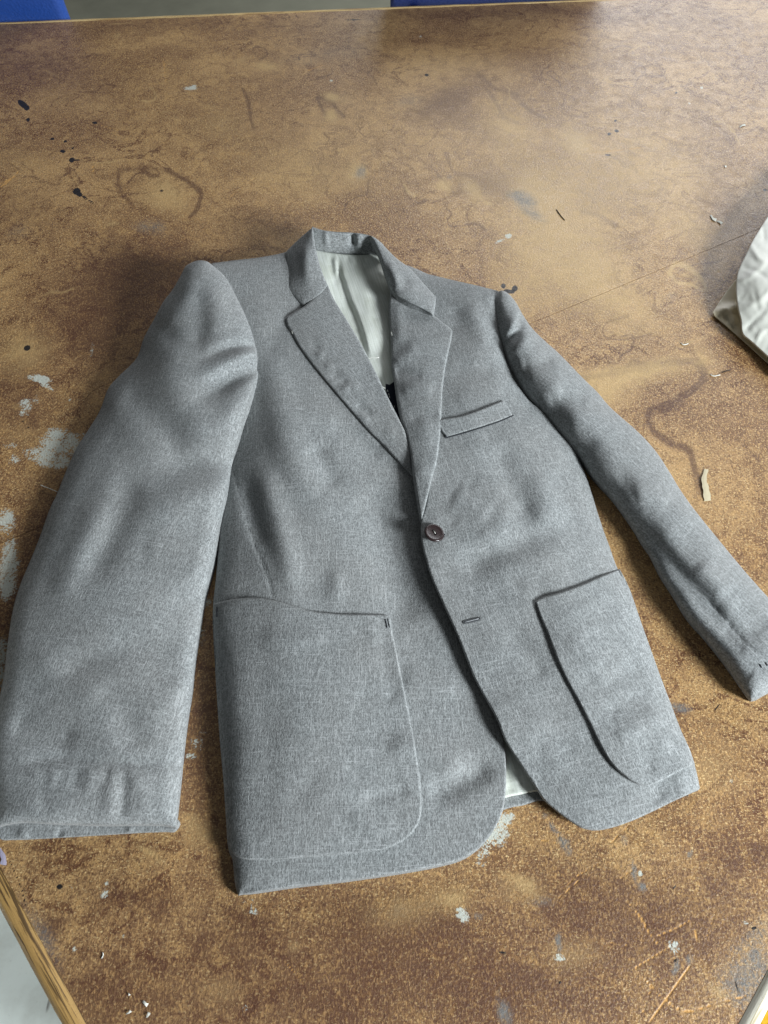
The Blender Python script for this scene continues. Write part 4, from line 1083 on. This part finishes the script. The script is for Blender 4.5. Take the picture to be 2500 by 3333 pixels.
tube('loose_thread', on(linn, [(1221, 1243), (1232, 1252), (1243, 1258), (1254, 1264)], .85), .0006, THREAD, jacket)
tube('loose_thread', on(lapB, [(1274, 1080), (1276, 1092)], .0), .0004, THREAD, jacket)
for q in ((1262, 1272), (1266, 1284), (1268, 1292), (1284, 1324)):
    tube('basting_stitch', on(navy, [(q[0] - 1, q[1] - 3), (q[0] + 1, q[1] + 3)], .03), .00035, THREAD, jacket)
tube('loose_thread', on(lapA, [(950, 1077), (952, 1085)], .02), .0003, THREAD, jacket)
random.seed(5)
for k, q in enumerate(((1438, 1733), (1444, 1738), (1441, 1744))):
    tube('stitch', on(frontB, [(q[0] - 4, q[1] - 2), (q[0] + 5, q[1] + 3)], .03), .0007, DTHREAD if k else THREAD, jacket)

# button: turned disc with raised rim, two holes and the thread between them
bc = U(1414, 1733, float(frontB.H(np.array([[1414., 1733.]]))[0]) + .42)
prof = [(0, .0), (.2, .0), (.5, .01), (.66, .03), (.76, .05), (.84, .02), (.88, -.05), (.86, -.12), (.75, -.18), (0, -.2)]
V = []; Fc = []; NS = 48
for (r_, z_) in prof[1:-1]:
    for k in range(NS):
        a = 2 * math.pi * k / NS; V.append((r_ * .012 * math.cos(a), r_ * .012 * math.sin(a), z_ * .012))
m_ = len(prof) - 2
for i in range(m_ - 1):
    for k in range(NS): Fc.append((i * NS + k, (i + 1) * NS + k, (i + 1) * NS + (k + 1) % NS, i * NS + (k + 1) % NS))
Fc.append(tuple(range(NS))); Fc.append(tuple(reversed([(m_ - 1) * NS + k for k in range(NS)])))
me = bpy.data.meshes.new('button'); me.from_pydata(V, [], Fc)
me.polygons.foreach_set('use_smooth', [True] * len(me.polygons))
btn = link('button', me, BUTTON); btn.location = bc; btn.rotation_euler = (math.radians(-4), math.radians(12), 0); btn.scale = (1.0, 1.06, 1.1)
bpy.context.view_layer.update()
mw = btn.matrix_world.copy()
btn.parent = jacket; btn.matrix_parent_inverse = jacket.matrix_world.inverted()
for sgn in (-1, 1):
    d = tube('thread_hole', [mw @ Vector((sgn * -.0009, sgn * .0019, -.0003)), mw @ Vector((sgn * -.0009, sgn * .0019, .0005))], .0012, HOLE, None, 10)
    d.parent = btn; d.matrix_parent_inverse = btn.matrix_world.inverted()
d = tube('button_thread', [mw @ Vector((-.0009, .0019, .0003)), mw @ Vector((0, 0, .0006)), mw @ Vector((.0009, -.0019, .0003))], .0004, THREAD)
d.parent = btn; d.matrix_parent_inverse = btn.matrix_world.inverted()
sh = tube('button_shank', [(bc[0], bc[1], bc[2] - .005), (bc[0], bc[1], bc[2] - .002)], .002, DTHREAD, None, 10)
sh.parent = btn; sh.matrix_parent_inverse = btn.matrix_world.inverted()

# ------------------------------------------------------------------ paper at the right edge


def paper_mat(name, a, b):
    t = NT(name, .45, .35)
    co = t.coord(); n1 = t.noise(co, 35, 4, .6, 1.0); n2 = t.noise(co, 200, 3)
    t.color(t.mix(n1, a, b)); t.bump(t.math('ADD', n1, t.math('MULTIPLY', n2, .15)), .12, .001)
    t.b.inputs['Subsurface Weight'].default_value = 0.0
    return t.m


paper = bpy.data.objects.new('paper_bag', None); COL.objects.link(paper)
paper.location = U(2500, 950, 0); bpy.context.view_layer.update()
put(paper, label='crumpled white paper bag with folded cream corner at the right side of the table', cat='paper bag')
pl = Panel([(2440, 850, 1.6), (2397, 908, 1.0), (2360, 955, .5), (2320, 1015, .25), (2325, 1028, .2), (2360, 1058, .2), (2420, 1110, .2), (2500, 1182, .2), (2640, 1300, .2), (2700, 1100, .5), (2600, 850, 1.0)],
           folds=[('r', [(2325, 1018), (2400, 1000), (2440, 1010)], .2, 12), ('r', [(2375, 1010), (2390, 1060)], .15, 10), ('r', [(2345, 1000), (2400, 1090)], -.1, 8)], rough=.02, crease=.10, corners=(3,))
cloth('lower_layer', pl, paper_mat('cream_paper', srgb(206, 192, 158), srgb(226, 216, 190)), paper, edge=.05, r=3, skirt=.06, step=9)
pu = Panel([(2640, 560, 2.6), (2560, 620, 2.8), (2500, 705, 3.0), (2455, 775, 3.0), (2430, 825, 2.9), (2408, 870, 2.7), (2398, 905, 2.5), (2396, 945, 2.3), (2402, 1000, 2.2), (2412, 1040, 1.9), (2418, 1085, 1.6), (2445, 1110, 1.5), (2500, 1160, 1.3), (2620, 1270, 1.0), (2760, 1100, 2.5), (2760, 750, 3.0)],
           ctrl=[(2460, 900, 3.3), (2480, 1050, 2.5), (2560, 900, 3.6)],
           folds=[('r', [(2400, 920), (2440, 900), (2500, 850)], 0.052, 9), ('r', [(2410, 870), (2450, 880), (2500, 905)], -0.044, 8), ('r', [(2440, 790), (2470, 840), (2500, 850)], 0.044, 8), ('r', [(2420, 1080), (2460, 1040), (2500, 1000)], -0.036, 8),
                  ('r', [(2430, 1000), (2470, 980), (2520, 930)], 0.044, 10), ('r', [(2460, 1120), (2480, 1080), (2520, 1060)], 0.036, 7), ('r', [(2480, 720), (2490, 790)], -0.036, 7), ('r', [(2455, 940), (2470, 1020)], -0.028, 7)],
           rough=.02, crease=.13)
cloth('upper_layer', pu, paper_mat('white_glassine', srgb(206, 206, 194), srgb(220, 221, 212)), paper, edge=.06, r=3, skirt=.14, step=7)

# ------------------------------------------------------------------ little things on the table


def strip(name, pts, width, mat, z=.06, curl=.3):
    L = spline(pts, 6) if len(pts) > 2 else np.linspace(pts[0], pts[1], 5)
    n = len(L); V = []; Fc = []
    for i in range(n):
        p = L[i]; d = L[min(i + 1, n - 1)] - L[max(i - 1, 0)]; d = d / np.hypot(*d)
        w = width * (.55 + .5 * i / (n - 1)) * (.95 + .1 * math.sin(i * 1.3 + pts[0][0]))
        for s in (-1, 0, 1):
            zz = z + curl * math.sin(math.pi * i / (n - 1)) + (.015 if s == 0 else 0)
            V.append(U(p[0] - d[1] * w * s * .5, p[1] + d[0] * w * s * .5, zz))
    for i in range(n - 1):
        for s in range(2): Fc.append((i * 3 + s, i * 3 + s + 1, i * 3 + s + 4, i * 3 + s + 3))
    m = len(V); V += [(v[0], v[1], v[2] - .0002) for v in V]
    Fc += [tuple(reversed([q + m for q in f])) for f in Fc[:]]
    rim = [i * 3 for i in range(n)] + [(n - 1) * 3 + 1] + [i * 3 + 2 for i in reversed(range(n))] + [1]
    for i in range(len(rim)):
        a, b = rim[i], rim[(i + 1) % len(rim)]; Fc.append((a, b, b + m, a + m))
    me = bpy.data.meshes.new(name); me.from_pydata(V, [], Fc)
    bm = bmesh.new(); bm.from_mesh(me); bmesh.ops.recalc_face_normals(bm, faces=bm.faces); bm.to_mesh(me); bm.free()
    return link(name, me, mat)


TAPE = simple('masking_tape', srgb(200, 188, 158), .6, .3, .1, 300)
put(strip('tape_scrap', [(2300, 1527), (2292, 1560), (2298, 1590), (2304, 1630)], 24, TAPE, .05, .12), label='curled scrap of cream masking tape lying right of the far sleeve', cat='tape')
PAPB = simple('white_paper_bit', srgb(214, 214, 204), .8, .15)
for pts, w, lab in (
        ([(2314, 700), (2322, 712), (2332, 716)], 9, 'white paper scrap just above the paper bag, upper of two'),
        ([(2334, 720), (2344, 722), (2350, 728)], 9, 'white paper scrap just above the paper bag, lower of two'),
        ([(2408, 414), (2416, 408), (2426, 406)], 6, 'white paper scrap at the upper right of the table, beyond the paper bag'),
        ([(2358, 540), (2364, 542)], 7, 'tiny white paper speck between the paper bag and the far corner'),
        ([(410, 3300), (420, 3296), (426, 3290)], 8, 'white paper scrap near the front edge, leftmost of three'),
        ([(466, 3258), (474, 3268), (480, 3272)], 12, 'white paper scrap near the front edge, farthest and widest of three'),
        ([(476, 3312), (482, 3304), (486, 3296)], 9, 'white paper scrap near the front edge, rightmost of three'),
        ([(418, 3232), (422, 3240)], 6, 'tiny white paper speck above the three scraps by the front edge')):
    put(strip('paper_scrap', pts, w, PAPB, .05, .1), label=lab, cat='paper scrap', group='white paper scraps on the table')
HAIR = simple('dark_thread', srgb(30, 28, 30), .7)
for pts, z, mt, r_, lab in (
        ([(132, 1579), (155, 1588), (187, 1601)], .25, THREAD, .0005, 'straight white thread sticking out from under the left sleeve'),
        ([(2216, 1116), (2224, 1122), (2236, 1120), (2240, 1118)], .06, THREAD, .0006, 'short curved white thread between the paper bag and the sleeve'),
        ([(2312, 1219), (2324, 1224), (2344, 1220)], .06, THREAD, .0006, 'white thread lying right of the pale stain, lower of two'),
        ([(2350, 1213), (2362, 1208), (2378, 1205)], .06, HAIR, .0004, 'dark thread lying right of the pale stain, above the white one'),
        ([(1812, 682), (1824, 700), (1838, 716)], .06, HAIR, .0006, 'short dark thread on the pale worn patch above the shoulder'),
        ([(330, 3120), (336, 3110), (334, 3100)], .06, THREAD, .0004, 'tiny white thread near the oak edge of the table')):
    a = spline(pts, 6); x, y, z_ = unproj(a[:, 0], a[:, 1], z)
    put(tube('thread_scrap', [(x[i] / 100, y[i] / 100, z / 100) for i in range(len(a))], r_, mt), label=lab, cat='thread', group='thread scraps on the table')
put(strip('sticker_remnant', [(-6, 2760), (4, 2775), (12, 2795), (10, 2815)], 20, simple('lilac_sticker', srgb(176, 170, 190), .5), .05, .05), label='torn white and lilac sticker at the left edge of the table below the cuff', cat='sticker')

# ------------------------------------------------------------------ chairs round the table


def box_mesh(name, sx, sy, sz, bev, mat, parent, loc, rot=(0, 0, 0), seg=4):
    bm = bmesh.new(); bmesh.ops.create_cube(bm, size=1)
    bmesh.ops.scale(bm, vec=(sx, sy, sz), verts=bm.verts)
    bmesh.ops.bevel(bm, geom=list(bm.edges), offset=bev, segments=seg, affect='EDGES', profile=.5)
    me = bpy.data.meshes.new(name); bm.to_mesh(me); bm.free()
    me.polygons.foreach_set('use_smooth', [True] * len(me.polygons))
    o = link(name, me, mat); o.parent = parent; o.location = loc; o.rotation_euler = rot
    return o


def plastic(name, c):
    t = NT(name, .42, .45); co = t.coord()
    v = t.n('ShaderNodeTexVoronoi'); t.t.links.new(co, v.inputs['Vector']); v.inputs['Scale'].default_value = 190
    t.color(t.mix(t.noise(co, 20, 3), c, tuple(x * .85 for x in c[:3]) + (1,)))
    t.bump(v.outputs['Distance'], .5, .0015)
    return t.m


CHROME = simple('chair_frame_steel', srgb(150, 150, 150), .3, .5, .05, 30, 0, .9)


def chair(loc, rotz, mat, label, group=None, back=True):
    r = bpy.data.objects.new('chair', None); COL.objects.link(r)
    r.location = loc; r.rotation_euler = (0, 0, rotz); put(r, label=label, cat='chair', group=group)
    box_mesh('seat', .44, .42, .035, .016, mat, r, (0, 0, .45))
    if back:
        box_mesh('backrest', .44, .035, .26, .016, mat, r, (0, .20, .80), (math.radians(-8), 0, 0))
        for s in (-1, 1):
            o = tube('back_post', [(s * .17, .17, .44), (s * .17, .20, .60), (s * .17, .215, .72)], .011, CHROME, None, 10); o.parent = r
    for sx in (-1, 1):
        for sy in (-1, 1):
            o = tube('leg', [(sx * .18, sy * .16, .435), (sx * .20, sy * .19, .0)], .011, CHROME, None, 10); o.parent = r
    return r


BLUE = plastic('blue_plastic', srgb(40, 78, 158)); BLUE_SHADE = plastic('shaded_blue_plastic', srgb(22, 38, 92)); YEL = plastic('yellow_plastic', srgb(226, 170, 30))
cb = U(90, 30, 0)
chair((-.855, 1.92, -.75), math.radians(178), BLUE, 'bright blue plastic chair behind the far edge of the table, at the left', 'blue plastic chairs behind the table')
chair((.24, 2.02, -.75), math.radians(178), BLUE_SHADE, 'blue plastic chair, coloured as in shade, behind the far edge of the table, right of the middle', 'blue plastic chairs behind the table')  # stands in shadow; the shade is put into its plastic colour
chair((.545, -.09, -.75), math.radians(48), YEL, 'yellow plastic chair tucked beside the white painted edge of the table', back=False)
